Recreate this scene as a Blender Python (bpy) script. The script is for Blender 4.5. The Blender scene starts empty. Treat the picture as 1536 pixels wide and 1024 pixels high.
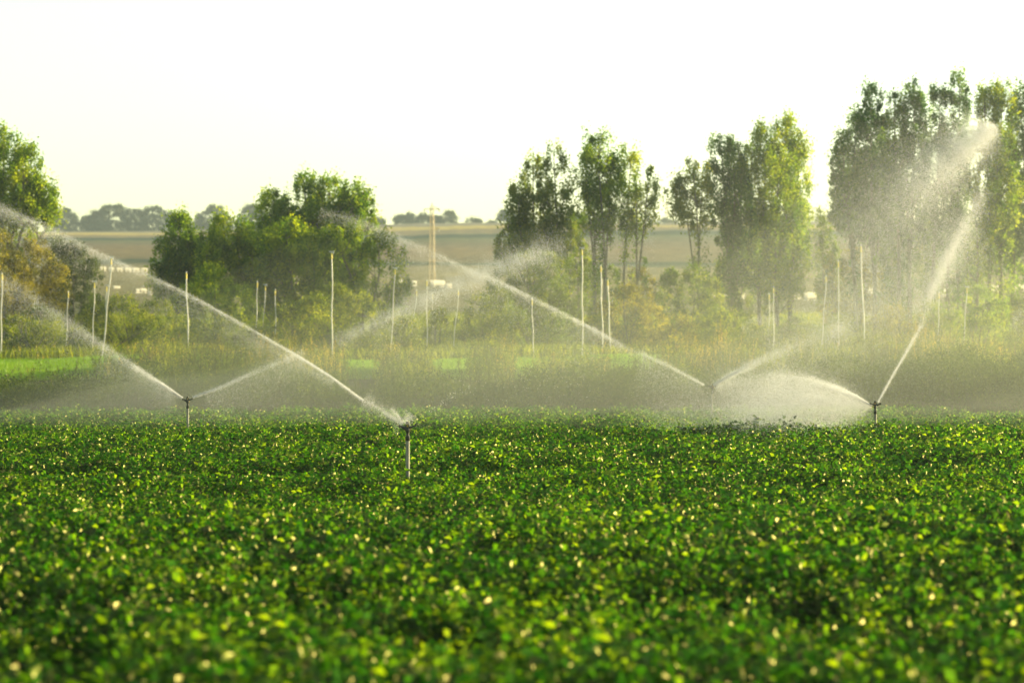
import bpy, math, random
import numpy as np
from mathutils import Vector
rng = np.random.default_rng(7)
random.seed(7)
S = bpy.context.scene
COL = S.collection
F = 80.0 / 36.0 * 1536.0      # focal length in photo pixels
CAMZ, HOR = 2.4, 530.0
R = math.radians

def P(x, y, Y):
    return np.array([(x - 768.0) / F * Y, Y, CAMZ + (HOR - y) / F * Y])
def PX(x, Y): return (x - 768.0) / F * Y
def PZ(y, Y): return CAMZ + (HOR - y) / F * Y

# ------------------------------------------------------------------ terrain
TY = [-60, 75, 80, 90, 100, 112, 140, 160, 230, 350, 500, 900, 1100, 3500]
TZ = [0, 0, .5, 1.6, 2.0, 2.0, 2.6, 4.0, 8.6, 15.7, 26, 53.0, 54.5, 30]
def ground_z(X, Y):
    X = np.asarray(X, float); Y = np.asarray(Y, float)
    z = np.interp(Y, TY, TZ)
    k = np.clip((Y - 350) / 500, 0, 1)
    z = z + 0.007 * np.clip(X, -400, 400) * k
    k2 = np.clip((Y - 76) / 20, 0, 1)
    z = z + k2 * (0.12 * np.sin(X * .31 + Y * .12) + 0.08 * np.sin(X * .83 - Y * .4 + 1))
    k3 = np.clip((Y - 300) / 300, 0, 1)
    z = z + k3 * (1.0 * np.sin(X * .011 + 1.0) + .5 * np.sin(X * .031 + Y * .01))
    return z

# ------------------------------------------------------------------ helpers
def tag(o, label=None, cat=None, group=None, kind=None):
    if label: o['label'] = label
    if cat: o['category'] = cat
    if group: o['group'] = group
    if kind: o['kind'] = kind
    return o
def empty(name, loc, label, cat, group=None):
    o = bpy.data.objects.new(name, None); COL.objects.link(o); o.location = loc
    o.empty_display_size = .2
    return tag(o, label, cat, group)

def np_mesh(name, V, Fc, mat, var=None, smooth=False):
    """V (n,3), Fc (m,k) faces of one size."""
    me = bpy.data.meshes.new(name)
    V = np.ascontiguousarray(V, np.float32); Fc = np.ascontiguousarray(Fc, np.int32)
    m, k = Fc.shape
    me.vertices.add(len(V)); me.vertices.foreach_set('co', V.ravel())
    me.loops.add(m * k); me.loops.foreach_set('vertex_index', Fc.ravel())
    me.polygons.add(m); me.polygons.foreach_set('loop_start', np.arange(m, dtype=np.int32) * k)
    try: me.polygons.foreach_set('loop_total', np.full(m, k, np.int32))
    except Exception: pass
    if smooth: me.polygons.foreach_set('use_smooth', np.ones(m, bool))
    if var is not None:
        a = me.attributes.new('var', 'FLOAT', 'POINT')
        a.data.foreach_set('value', np.ascontiguousarray(var, np.float32))
    me.update(calc_edges=True)
    me.materials.append(mat)
    return me
def np_obj(name, V, Fc, mat, parent=None, var=None, smooth=False, origin=None):
    if origin is not None: V = V - np.asarray(origin)
    o = bpy.data.objects.new(name, np_mesh(name, V, Fc, mat, var, smooth)); COL.objects.link(o)
    if parent is not None: o.parent = parent
    elif origin is not None: o.location = origin
    return o

class MB:
    def __init__(s): s.v = []; s.f = []
    def tube(s, pts, rad, n=8, cap=True):
        pts = [Vector(p) for p in pts]
        b = len(s.v)
        if not hasattr(rad, '__len__'): rad = [rad] * len(pts)
        up = None
        for i, p in enumerate(pts):
            d = (pts[min(i + 1, len(pts) - 1)] - pts[max(i - 1, 0)])
            d = d.normalized() if d.length > 1e-9 else Vector((0, 0, 1))
            if up is None:
                up = Vector((1, 0, 0)) if abs(d.x) < .8 else Vector((0, 1, 0))
            a = (up - d * up.dot(d)).normalized(); c = d.cross(a); up = a
            for k in range(n):
                t = 2 * math.pi * k / n
                q = p + (a * math.cos(t) + c * math.sin(t)) * rad[i]
                s.v.append((q.x, q.y, q.z))
        for i in range(len(pts) - 1):
            for k in range(n):
                s.f.append((b + i * n + k, b + i * n + (k + 1) % n, b + (i + 1) * n + (k + 1) % n, b + (i + 1) * n + k))
        if cap:
            s.f.append(tuple(b + k for k in range(n))[::-1])
            e = b + (len(pts) - 1) * n
            s.f.append(tuple(e + k for k in range(n)))
        return s
    def box(s, c, sz, rz=0):
        b = len(s.v); cx, cy, cz = c; hx, hy, hz = sz[0] / 2, sz[1] / 2, sz[2] / 2
        cs, sn = math.cos(rz), math.sin(rz)
        for dz in (-hz, hz):
            for dx, dy in ((-hx, -hy), (hx, -hy), (hx, hy), (-hx, hy)):
                s.v.append((cx + dx * cs - dy * sn, cy + dx * sn + dy * cs, cz + dz))
        for f in ((3, 2, 1, 0), (4, 5, 6, 7), (0, 1, 5, 4), (1, 2, 6, 5), (2, 3, 7, 6), (3, 0, 4, 7)):
            s.f.append(tuple(b + i for i in f))
        return s
    def poly(s, vs, fs):
        b = len(s.v); s.v += [tuple(v) for v in vs]; s.f += [tuple(b + i for i in f) for f in fs]; return s
    def build(s, name, mat, parent=None, smooth=True, bevel=0):
        me = bpy.data.meshes.new(name); me.from_pydata(s.v, [], s.f); me.update(); me.materials.append(mat)
        if smooth:
            me.polygons.foreach_set('use_smooth', [True] * len(me.polygons))
            try: me.set_sharp_from_angle(angle=R(40))
            except Exception: pass
        o = bpy.data.objects.new(name, me); COL.objects.link(o)
        if parent: o.parent = parent
        if bevel:
            md = o.modifiers.new('bevel', 'BEVEL'); md.width = bevel; md.segments = 2
        return o

# ------------------------------------------------------------------ materials
def newmat(name):
    m = bpy.data.materials.new(name); m.use_nodes = True
    nt = m.node_tree
    for n in list(nt.nodes): nt.nodes.remove(n)
    out = nt.nodes.new('ShaderNodeOutputMaterial')
    return m, nt, out
def ramp(nt, stops, fac):
    r = nt.nodes.new('ShaderNodeValToRGB')
    e = r.color_ramp.elements
    while len(e) > 1: e.remove(e[-1])
    e[0].position = stops[0][0]; e[0].color = (*stops[0][1], 1)
    for p, c in stops[1:]:
        q = e.new(p); q.color = (*c, 1)
    nt.links.new(fac, r.inputs[0])
    return r.outputs[0]
def leafmat(name, stops, trans=.45, tcol=(1.3, 1.25, .5), gloss=.012, rough=.4, nscale=.6, gcol=(1, .97, .8)):
    m, nt, out = newmat(name); L = nt.links.new
    at = nt.nodes.new('ShaderNodeAttribute'); at.attribute_name = 'var'
    geo = nt.nodes.new('ShaderNodeNewGeometry')
    no = nt.nodes.new('ShaderNodeTexNoise'); no.inputs['Scale'].default_value = nscale; no.inputs['Detail'].default_value = 2
    L(geo.outputs['Position'], no.inputs['Vector'])
    mx = nt.nodes.new('ShaderNodeMath'); mx.operation = 'MULTIPLY_ADD'
    L(no.outputs['Fac'], mx.inputs[0]); mx.inputs[1].default_value = .9; mx.inputs[2].default_value = -.45
    ad = nt.nodes.new('ShaderNodeMath'); ad.operation = 'ADD'; ad.use_clamp = True
    L(mx.outputs[0], ad.inputs[0]); L(at.outputs['Fac'], ad.inputs[1])
    c = ramp(nt, stops, ad.outputs[0])
    d = nt.nodes.new('ShaderNodeBsdfDiffuse'); L(c, d.inputs['Color'])
    t = nt.nodes.new('ShaderNodeBsdfTranslucent')
    mul = nt.nodes.new('ShaderNodeVectorMath'); mul.operation = 'MULTIPLY'
    L(c, mul.inputs[0]); mul.inputs[1].default_value = tcol
    L(mul.outputs[0], t.inputs['Color'])
    a = nt.nodes.new('ShaderNodeMixShader'); a.inputs[0].default_value = trans
    L(d.outputs[0], a.inputs[1]); L(t.outputs[0], a.inputs[2])
    g = nt.nodes.new('ShaderNodeBsdfGlossy'); g.inputs['Roughness'].default_value = rough
    g.inputs['Color'].default_value = (*gcol, 1)
    b = nt.nodes.new('ShaderNodeMixShader'); b.inputs[0].default_value = gloss
    L(a.outputs[0], b.inputs[1]); L(g.outputs[0], b.inputs[2])
    L(b.outputs[0], out.inputs[0])
    return m
def pmat(name, c1, c2=None, rough=.7, metal=0, nscale=8, stretch=(1, 1, 1), bump=0):
    m, nt, out = newmat(name); L = nt.links.new
    p = nt.nodes.new('ShaderNodeBsdfPrincipled')
    p.inputs['Roughness'].default_value = rough; p.inputs['Metallic'].default_value = metal
    tc = nt.nodes.new('ShaderNodeTexCoord'); mp = nt.nodes.new('ShaderNodeMapping'); mp.inputs['Scale'].default_value = stretch
    L(tc.outputs['Object'], mp.inputs['Vector'])
    no = nt.nodes.new('ShaderNodeTexNoise'); no.inputs['Scale'].default_value = nscale; no.inputs['Detail'].default_value = 4
    L(mp.outputs[0], no.inputs['Vector'])
    c = ramp(nt, [(.35, c1), (.68, c2 or c1)], no.outputs['Fac'])
    L(c, p.inputs['Base Color'])
    if bump:
        bp = nt.nodes.new('ShaderNodeBump'); bp.inputs['Strength'].default_value = bump; bp.inputs['Distance'].default_value = .02
        L(no.outputs['Fac'], bp.inputs['Height']); L(bp.outputs[0], p.inputs['Normal'])
    L(p.outputs[0], out.inputs[0])
    return m

M = {}
M['crop'] = leafmat('crop_leaf', [(0, (.001, .010, .005)), (.42, (.004, .024, .004)), (.6, (.012, .054, .003)), (.78, (.043, .10, .003)), (1, (.09, .14, .005))],
                    trans=.55, tcol=(3.8, 3.3, .5), gloss=.04, rough=.38, nscale=.7, gcol=(1, .92, .36))
M['stem'] = pmat('crop_stem', (.06, .14, .03), (.10, .18, .05), rough=.5)
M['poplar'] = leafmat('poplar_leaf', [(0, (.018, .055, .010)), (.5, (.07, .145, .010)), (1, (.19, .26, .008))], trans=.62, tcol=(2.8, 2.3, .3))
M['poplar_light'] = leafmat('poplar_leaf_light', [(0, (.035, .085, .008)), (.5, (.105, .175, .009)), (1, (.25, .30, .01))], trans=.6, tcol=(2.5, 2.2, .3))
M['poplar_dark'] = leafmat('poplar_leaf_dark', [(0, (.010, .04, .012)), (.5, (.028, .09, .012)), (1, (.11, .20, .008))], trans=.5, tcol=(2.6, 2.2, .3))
M['willow'] = leafmat('grey_green_leaf', [(0, (.035, .07, .015)), (.5, (.08, .135, .015)), (1, (.18, .21, .012))], trans=.6, tcol=(2.3, 2.0, .4))
M['tan'] = leafmat('dry_leaf', [(0, (.05, .06, .01)), (.5, (.17, .155, .018)), (1, (.33, .28, .028))], trans=.5, tcol=(1.9, 1.8, .4))
M['olive'] = leafmat('olive_scrub_leaf', [(0, (.028, .05, .008)), (.5, (.07, .115, .008)), (1, (.21, .24, .012))], trans=.55, tcol=(2.5, 2.1, .3))
M['dark'] = leafmat('bramble_leaf', [(0, (.015, .03, .012)), (.5, (.035, .058, .014)), (1, (.10, .13, .02))], trans=.45, tcol=(2.1, 2.0, .4))
M['far'] = leafmat('oak_leaf', [(0, (.018, .03, .018)), (.6, (.03, .045, .022)), (1, (.06, .065, .028))], trans=.25)
M['grass'] = leafmat('grass_blade', [(0, (.07, .16, .006)), (.5, (.15, .28, .008)), (1, (.26, .38, .012))], trans=.5, tcol=(1.5, 1.4, .4), gloss=.03, nscale=.3)
M['weed'] = leafmat('dry_weed', [(0, (.025, .04, .010)), (.48, (.055, .08, .015)), (.76, (.11, .12, .022)), (1, (.44, .34, .08))], trans=.45, tcol=(1.9, 1.6, .4), nscale=.5)
M['bark'] = pmat('bark', (.10, .085, .06), (.20, .17, .12), rough=.9, nscale=6, stretch=(1, 1, .25), bump=.6)
M['dark_bark'] = pmat('dark_bark', (.06, .05, .035), (.12, .10, .07), rough=.9, nscale=6, stretch=(1, 1, .25), bump=.6)
M['galv'] = pmat('galvanised_pipe', (.13, .13, .11), (.24, .23, .19), rough=.45, metal=.35, nscale=14, stretch=(1, 1, .3))
M['riser'] = pmat('aluminium_riser', (.36, .35, .31), (.52, .50, .45), rough=.4, metal=.35, nscale=10, stretch=(1, 1, .2))
M['brass'] = pmat('weathered_bronze', (.02, .022, .018), (.05, .05, .035), rough=.45, metal=.4, nscale=30)
M['nozzle'] = pmat('brass_nozzle', (.45, .32, .08), (.6, .45, .12), rough=.35, metal=.8, nscale=30)
M['yellow'] = pmat('yellow_plastic', (.62, .47, .03), (.70, .55, .05), rough=.5)
M['grey_plastic'] = pmat('grey_plastic', (.45, .43, .38), (.55, .52, .46), rough=.5)
M['concrete'] = pmat('pale_concrete', (.58, .53, .42), (.80, .74, .62), rough=.85, nscale=3, bump=.3)
M['steel'] = pmat('galvanised_steel', (.42, .33, .20), (.60, .48, .30), rough=.6, metal=.3, nscale=3)
M['ceramic'] = pmat('insulator_ceramic', (.5, .5, .46), (.6, .6, .55), rough=.3)

def water_mat():
    m, nt, out = newmat('water_drops'); L = nt.links.new
    d = nt.nodes.new('ShaderNodeBsdfDiffuse'); d.inputs['Color'].default_value = (.9, .9, .88, 1)
    t = nt.nodes.new('ShaderNodeBsdfTranslucent'); t.inputs['Color'].default_value = (.88, .88, .88, 1)
    a = nt.nodes.new('ShaderNodeMixShader'); a.inputs[0].default_value = .68
    L(d.outputs[0], a.inputs[1]); L(t.outputs[0], a.inputs[2])
    g = nt.nodes.new('ShaderNodeBsdfGlossy'); g.inputs['Roughness'].default_value = .35
    b = nt.nodes.new('ShaderNodeMixShader'); b.inputs[0].default_value = .15
    L(a.outputs[0], b.inputs[1]); L(g.outputs[0], b.inputs[2]); tr = nt.nodes.new('ShaderNodeBsdfTransparent'); q = nt.nodes.new('ShaderNodeMixShader'); q.inputs[0].default_value = .35
    L(b.outputs[0], q.inputs[1]); L(tr.outputs[0], q.inputs[2]); L(q.outputs[0], out.inputs[0])
    return m
M['water'] = water_mat()

def ground_mat():
    m, nt, out = newmat('ground'); L = nt.links.new
    geo = nt.nodes.new('ShaderNodeNewGeometry')
    sep = nt.nodes.new('ShaderNodeSeparateXYZ'); L(geo.outputs['Position'], sep.inputs[0])
    def noise(sc, det=4, stretch=None):
        n = nt.nodes.new('ShaderNodeTexNoise'); n.inputs['Scale'].default_value = sc; n.inputs['Detail'].default_value = det
        if stretch:
            mp = nt.nodes.new('ShaderNodeMapping'); mp.inputs['Scale'].default_value = stretch
            L(geo.outputs['Position'], mp.inputs['Vector']); L(mp.outputs[0], n.inputs['Vector'])
        else: L(geo.outputs['Position'], n.inputs['Vector'])
        return n.outputs['Fac']
    # wavy field boundaries: Y + noise + slight skew in X
    n1 = noise(.012, 3)
    a = nt.nodes.new('ShaderNodeMath'); a.operation = 'MULTIPLY_ADD'; L(n1, a.inputs[0]); a.inputs[1].default_value = 60; L(sep.outputs['Y'], a.inputs[2])
    b = nt.nodes.new('ShaderNodeMath'); b.operation = 'MULTIPLY_ADD'; L(sep.outputs['X'], b.inputs[0]); b.inputs[1].default_value = .12; L(a.outputs[0], b.inputs[2])
    c = nt.nodes.new('ShaderNodeMath'); c.operation = 'MULTIPLY'; L(b.outputs[0], c.inputs[0]); c.inputs[1].default_value = 1 / 1200
    fr = ramp(nt, [(0, (.06, .045, .03)), (.105, (.06, .045, .03)), (.112, (.10, .13, .03)), (.17, (.13, .13, .04)), (.20, (.20, .17, .06)), (.27, (.30, .24, .09)),
                   (.312, (.26, .215, .10)), (.318, (.07, .09, .04)), (.328, (.07, .09, .04)), (.334, (.19, .145, .06)), (.40, (.25, .17, .07)), (.45, (.20, .15, .075)), (.50, (.13, .135, .05)),
                   (.515, (.02, .045, .015)), (.548, (.02, .045, .015)), (.556, (.25, .18, .08)), (.61, (.27, .19, .08)), (.625, (.55, .39, .08)), (.68, (.58, .42, .09)),
                   (.70, (.27, .21, .12)), (1, (.25, .2, .12))], c.outputs[0])
    n2 = noise(.35, 5, (1, .35, 1)); n3 = noise(3, 4)
    mu = nt.nodes.new('ShaderNodeMath'); mu.operation = 'MULTIPLY'; L(n2, mu.inputs[0]); L(n3, mu.inputs[1])
    mr = nt.nodes.new('ShaderNodeMapRange'); mr.inputs[1].default_value = .12; mr.inputs[2].default_value = .4; mr.inputs[3].default_value = .45; mr.inputs[4].default_value = .9
    L(mu.outputs[0], mr.inputs[0])
    mm = nt.nodes.new('ShaderNodeVectorMath'); mm.operation = 'SCALE'; L(fr, mm.inputs[0]); L(mr.outputs[0], mm.inputs['Scale'])
    p = nt.nodes.new('ShaderNodeBsdfPrincipled'); p.inputs['Roughness'].default_value = .95
    p.inputs['Specular IOR Level'].default_value = .1
    L(mm.outputs[0], p.inputs['Base Color'])
    bp = nt.nodes.new('ShaderNodeBump'); bp.inputs['Strength'].default_value = .5; bp.inputs['Distance'].default_value = .3
    L(n2, bp.inputs['Height']); L(bp.outputs[0], p.inputs['Normal'])
    L(p.outputs[0], out.inputs[0])
    return m

# ------------------------------------------------------------------ ground sheet
ys = np.concatenate([np.arange(-60, 70, 5.), np.arange(70, 180, 1.5), np.arange(180, 400, 6.), np.arange(400, 1150, 15.), np.linspace(1150, 1400, 8)])
xs = np.concatenate([-np.geomspace(130, 700, 14)[::-1], np.linspace(-120, 120, 100), np.geomspace(130, 700, 14)])
XX, YY = np.meshgrid(xs, ys)
V = np.stack([XX, YY, ground_z(XX, YY)], -1).reshape(-1, 3)
ny, nx = XX.shape
ii = (np.arange(ny - 1)[:, None] * nx + np.arange(nx - 1)[None, :]).ravel()
G = np_obj('ground', V, np.stack([ii, ii + 1, ii + nx + 1, ii + nx], 1), ground_mat(), smooth=True)
tag(G, kind='structure')

# ------------------------------------------------------------------ leaves
def unit(v): return v / (np.linalg.norm(v, axis=1, keepdims=True) + 1e-9)
def leaf_quads(C, size, rg, upbias=.3, aspect=.6):
    """one pointed, slightly folded leaf (two triangles + fold) at each centre"""
    n = len(C)
    nor = unit(rg.normal(size=(n, 3)) + np.array([0, 0, upbias]))
    a = unit(np.cross(nor, unit(rg.normal(size=(n, 3)))))
    b = np.cross(nor, a)
    s = size[:, None] if hasattr(size, '__len__') else size
    v = np.stack([C - a * s * .5, C + b * s * aspect * .5 - a * s * .05 + nor * s * .08, C + a * s * .5, C - b * s * aspect * .5 - a * s * .05 + nor * s * .08], 1).reshape(-1, 3)
    f = np.arange(n * 4).reshape(n, 4)
    return v, f

def lobe_clumps(cx, cy, z0, z1, hw, shape, n, rg, hollow=.35):
    t = rg.random(n)
    if shape == 'spindle':      # upright poplar leader, tapering to the tip
        prof = lambda t: np.clip(np.sin(np.pi * np.clip(t * .72 + .18, 0, 1)) ** .65, .12, 1)
    elif shape == 'dome':
        prof = lambda t: np.sqrt(np.clip(1 - (t * .98) ** 2.2, .02, 1))
    else:
        prof = lambda t: np.sqrt(np.clip(1 - (2 * t - 1) ** 2, .05, 1))
    pr = prof(t)
    ang = rg.random(n) * 2 * np.pi
    rad = hw * pr * (hollow + (1 - hollow) * rg.random(n) ** .6) * (1 + .18 * np.sin(3 * ang + 9 * t))
    return np.stack([cx + rad * np.cos(ang), cy + rad * np.sin(ang), z0 + t * (z1 - z0)], 1)

def tree(name, label, cat, Y, lobes, mat, trunks=None, shape='spindle', leaf=.17, clump=.42, dens=1.0, lpc=80, seed=1, group=None,
         bark='bark', trunk_r=.16, vert=1.7, crown_name='crown', hw_skirt=13):
    """lobes: (x px, top px, bottom px, half width px[, depth offset m]) of the parts of the crown."""
    rg = np.random.default_rng(seed)
    k = Y / F
    xm = sum(l[0] for l in lobes) / len(lobes)
    trunks = trunks if trunks is not None else [xm]
    bx = PX(sum(trunks) / len(trunks), Y) if trunks else PX(xm, Y)
    base = np.array([bx, Y, float(ground_z(bx, Y)) - .05])
    root = empty(name, base, label, cat, group)
    Vs = []; Vr = []; n0 = 0
    mb = MB()
    tops = []
    if shape == 'spindle' and Y < 300 and hw_skirt:      # sparse low shoots round the trunks
        lobes = list(lobes) + [(tx + rg.uniform(-5, 5), rg.uniform(300, 335), rg.uniform(440, 480), hw_skirt * rg.uniform(.8, 1.4), rg.uniform(-1, 1), .3) for tx in (trunks or [xm])]
    for i, l in enumerate(lobes):
        x, yt, yb, hw = l[:4]
        df = l[5] if len(l) > 5 else 1
        dy = l[4] if len(l) > 4 else rg.uniform(-1, 1) * min(hw * k, 1.6)
        cx = PX(x, Y); z1 = PZ(yt, Y); z0 = max(PZ(yb, Y), float(ground_z(cx, Y + dy)) + .05); hwm = hw * k * (1.24 if shape == 'spindle' else 1.04)
        n = int(2.6 * df * dens * (2.2 + 2.6 * hwm * (z1 - z0) / (clump * clump * 4)))
        C = lobe_clumps(cx, Y + dy, z0, z1 - clump * .6, hwm, shape, n, rg)
        m = rg.integers(int(lpc * .5), int(lpc * 1.5), n)
        csz = rg.uniform(.4, 1.25, n) * clump
        idx = np.repeat(np.arange(n), m)
        off = rg.normal(size=(len(idx), 3)) * .5
        off *= np.minimum(1, 1.4 / (np.linalg.norm(off, axis=1, keepdims=True) + 1e-6))
        off[:, 2] *= vert
        L = C[idx] + off * csz[idx][:, None]
        L = L[L[:, 2] > ground_z(L[:, 0], L[:, 1]) + .02] if shape == 'dome' else L
        Vs.append(L)
        cv = rg.normal(.5, .24, n)
        vv = (cv[idx] + rg.normal(0, .12, len(idx)))[:len(L)]
        Vr.append(vv)
        tops.append((cx, Y + dy, z0, z1, hwm, C))
    Lf = np.concatenate(Vs); vr = np.clip(np.concatenate(Vr), 0, 1)
    sz = rg.uniform(.7, 1.3, len(Lf)) * leaf
    v, f = leaf_quads(Lf, sz, rg)
    np_obj(crown_name, v - base, f, M[mat], root, var=np.repeat(vr, 4))
    # trunks and limbs
    for j, tx in enumerate(trunks):
        tX = PX(tx, Y); gz = float(ground_z(tX, Y))
        mine = [t for i, t in enumerate(tops) if (len(lobes[i]) < 6) and min(range(len(trunks)), key=lambda q: abs(trunks[q] - lobes[i][0])) == j] or [min(tops, key=lambda t: abs(t[0] - tX))]
        ztop = max(t[3] for t in mine) - .4
        lead = max(mine, key=lambda t: t[3])
        pts = []; N = 9
        ph = rg.uniform(0, 6)
        for q in range(N + 1):
            u = q / N
            w = max(0, (u - .3) / .7)
            pts.append((tX + (lead[0] - tX) * w ** 1.2 + .12 * math.sin(ph + 4 * u) * min(1, 5 * u), Y + (lead[1] - Y) * w + .1 * math.cos(ph + 5 * u), gz - .1 + (ztop - gz + .1) * u))
        mb.tube([Vector(p) - Vector(base) for p in pts], [trunk_r * (1.25 if q == 0 else 1) * (1 - .88 * q / N) for q in range(N + 1)], 8)
        for t in mine:
            cx, cyy, z0, z1, hwm, C = t
            # leader of the lobe
            sp = pts[int(N * .3)] if t is not lead else None
            if sp is not None:
                zz = min(max(z0, gz + .5), z1 - .5)
                m1 = ((sp[0] + cx) / 2, (sp[1] + cyy) / 2, max(zz - .3, sp[2] + .2))
                mb.tube([Vector(p) - Vector(base) for p in (sp, m1, (cx, cyy, (zz + z1) / 2), (cx, cyy, z1 - .3))], [trunk_r * .55, trunk_r * .42, trunk_r * .28, .015], 6)
            sel = C[rg.choice(len(C), min(len(C), 16 if len(mine) < 5 else 9), replace=False)]
            for c in sel:
                zs = max(c[2] - 1.1 * math.hypot(c[0] - cx, c[1] - cyy) - .3, gz + .3)
                ref = lead if t is lead else t
                # point on the axis at that height
                if t is lead:
                    u = min(max((zs - gz) / max(ztop - gz, .1), 0), 1); a_ = pts[int(round(u * N))]
                    st = (a_[0], a_[1], a_[2])
                else: st = (cx, cyy, min(zs, z1 - .3))
                md = ((st[0] * .45 + c[0] * .55), (st[1] * .45 + c[1] * .55), (st[2] * .6 + c[2] * .4))
                mb.tube([Vector(p) - Vector(base) for p in (st, md, tuple(c))], [trunk_r * .22, trunk_r * .15, .012], 5, cap=False)
    if mb.v: mb.build('trunk' if cat == 'tree' else 'stem', M[bark], root)
    return root

def bush(label, Y, lobes, mat, seed, group=None, leaf=.10, clump=.34, dens=1., lpc=55, cat='bush', name='bush', vert=1.0, shape='dome'):
    x = sum(l[0] for l in lobes) / len(lobes)
    return tree(name, label, cat, Y, lobes, mat, trunks=[x - 6, x, x + 5], shape=shape, leaf=leaf, clump=clump, dens=dens, lpc=lpc, seed=seed,
                group=group, bark='dark_bark', trunk_r=.05, vert=vert, crown_name='foliage')

TG = 'poplars and broadleaf trees in the tree belt'
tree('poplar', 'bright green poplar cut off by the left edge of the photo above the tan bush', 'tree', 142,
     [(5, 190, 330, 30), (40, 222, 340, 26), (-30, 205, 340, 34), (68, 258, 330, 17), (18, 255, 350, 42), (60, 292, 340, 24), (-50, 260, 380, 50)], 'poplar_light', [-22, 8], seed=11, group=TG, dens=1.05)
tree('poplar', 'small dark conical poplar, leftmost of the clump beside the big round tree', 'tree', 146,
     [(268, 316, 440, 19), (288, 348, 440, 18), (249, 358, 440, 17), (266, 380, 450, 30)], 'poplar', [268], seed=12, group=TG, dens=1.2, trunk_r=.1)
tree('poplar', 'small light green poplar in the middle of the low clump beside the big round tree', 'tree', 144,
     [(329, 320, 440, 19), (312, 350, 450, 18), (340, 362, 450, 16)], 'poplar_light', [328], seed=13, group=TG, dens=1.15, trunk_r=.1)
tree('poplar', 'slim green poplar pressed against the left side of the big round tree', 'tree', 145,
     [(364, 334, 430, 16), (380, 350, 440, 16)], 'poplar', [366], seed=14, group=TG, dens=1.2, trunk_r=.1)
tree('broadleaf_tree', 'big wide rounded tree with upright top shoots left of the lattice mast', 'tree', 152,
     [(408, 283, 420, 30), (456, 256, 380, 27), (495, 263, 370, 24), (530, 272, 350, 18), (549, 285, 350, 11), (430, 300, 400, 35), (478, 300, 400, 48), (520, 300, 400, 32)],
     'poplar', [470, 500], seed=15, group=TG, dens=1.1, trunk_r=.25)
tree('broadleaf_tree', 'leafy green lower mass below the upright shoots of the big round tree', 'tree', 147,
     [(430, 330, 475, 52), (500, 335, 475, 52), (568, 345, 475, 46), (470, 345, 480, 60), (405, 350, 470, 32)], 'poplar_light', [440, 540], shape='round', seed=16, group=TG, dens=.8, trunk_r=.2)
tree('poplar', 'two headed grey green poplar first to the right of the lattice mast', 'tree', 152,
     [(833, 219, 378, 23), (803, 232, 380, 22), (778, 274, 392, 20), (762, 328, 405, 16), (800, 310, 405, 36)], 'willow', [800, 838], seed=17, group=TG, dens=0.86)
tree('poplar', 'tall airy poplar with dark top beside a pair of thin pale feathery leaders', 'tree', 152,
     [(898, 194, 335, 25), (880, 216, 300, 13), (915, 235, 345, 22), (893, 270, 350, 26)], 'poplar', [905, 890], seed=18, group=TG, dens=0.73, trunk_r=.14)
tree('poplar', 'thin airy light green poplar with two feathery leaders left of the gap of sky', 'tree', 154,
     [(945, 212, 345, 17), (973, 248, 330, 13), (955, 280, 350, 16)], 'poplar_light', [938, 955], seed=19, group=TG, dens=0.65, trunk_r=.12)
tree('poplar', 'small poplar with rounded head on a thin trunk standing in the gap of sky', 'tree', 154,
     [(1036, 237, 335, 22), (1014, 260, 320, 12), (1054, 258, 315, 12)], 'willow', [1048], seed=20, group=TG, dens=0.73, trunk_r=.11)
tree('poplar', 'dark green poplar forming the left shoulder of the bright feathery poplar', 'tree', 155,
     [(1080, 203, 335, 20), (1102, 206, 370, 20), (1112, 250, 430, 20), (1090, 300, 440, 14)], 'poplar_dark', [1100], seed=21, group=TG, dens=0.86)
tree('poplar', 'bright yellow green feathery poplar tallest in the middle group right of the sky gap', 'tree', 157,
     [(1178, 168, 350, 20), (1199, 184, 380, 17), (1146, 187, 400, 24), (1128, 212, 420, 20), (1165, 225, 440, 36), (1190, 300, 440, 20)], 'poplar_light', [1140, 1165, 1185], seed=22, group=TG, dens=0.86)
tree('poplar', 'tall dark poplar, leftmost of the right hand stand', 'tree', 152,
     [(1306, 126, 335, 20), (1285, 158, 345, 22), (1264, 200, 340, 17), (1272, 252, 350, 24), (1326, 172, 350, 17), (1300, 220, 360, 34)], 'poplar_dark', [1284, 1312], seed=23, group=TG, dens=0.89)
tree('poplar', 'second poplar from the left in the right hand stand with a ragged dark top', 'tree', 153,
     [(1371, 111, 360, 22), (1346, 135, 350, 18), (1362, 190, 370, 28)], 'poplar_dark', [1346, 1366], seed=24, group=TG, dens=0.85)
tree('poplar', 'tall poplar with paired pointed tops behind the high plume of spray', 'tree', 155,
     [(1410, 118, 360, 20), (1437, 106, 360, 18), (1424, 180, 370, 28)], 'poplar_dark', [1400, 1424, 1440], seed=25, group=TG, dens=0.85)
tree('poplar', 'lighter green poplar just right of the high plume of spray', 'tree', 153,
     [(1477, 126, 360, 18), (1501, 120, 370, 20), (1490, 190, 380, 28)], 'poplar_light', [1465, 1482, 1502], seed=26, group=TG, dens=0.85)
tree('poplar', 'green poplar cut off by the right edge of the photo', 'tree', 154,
     [(1532, 128, 370, 20), (1560, 138, 370, 22), (1530, 195, 385, 30)], 'poplar_dark', [1518, 1545], seed=27, group=TG, dens=0.85)
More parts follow.
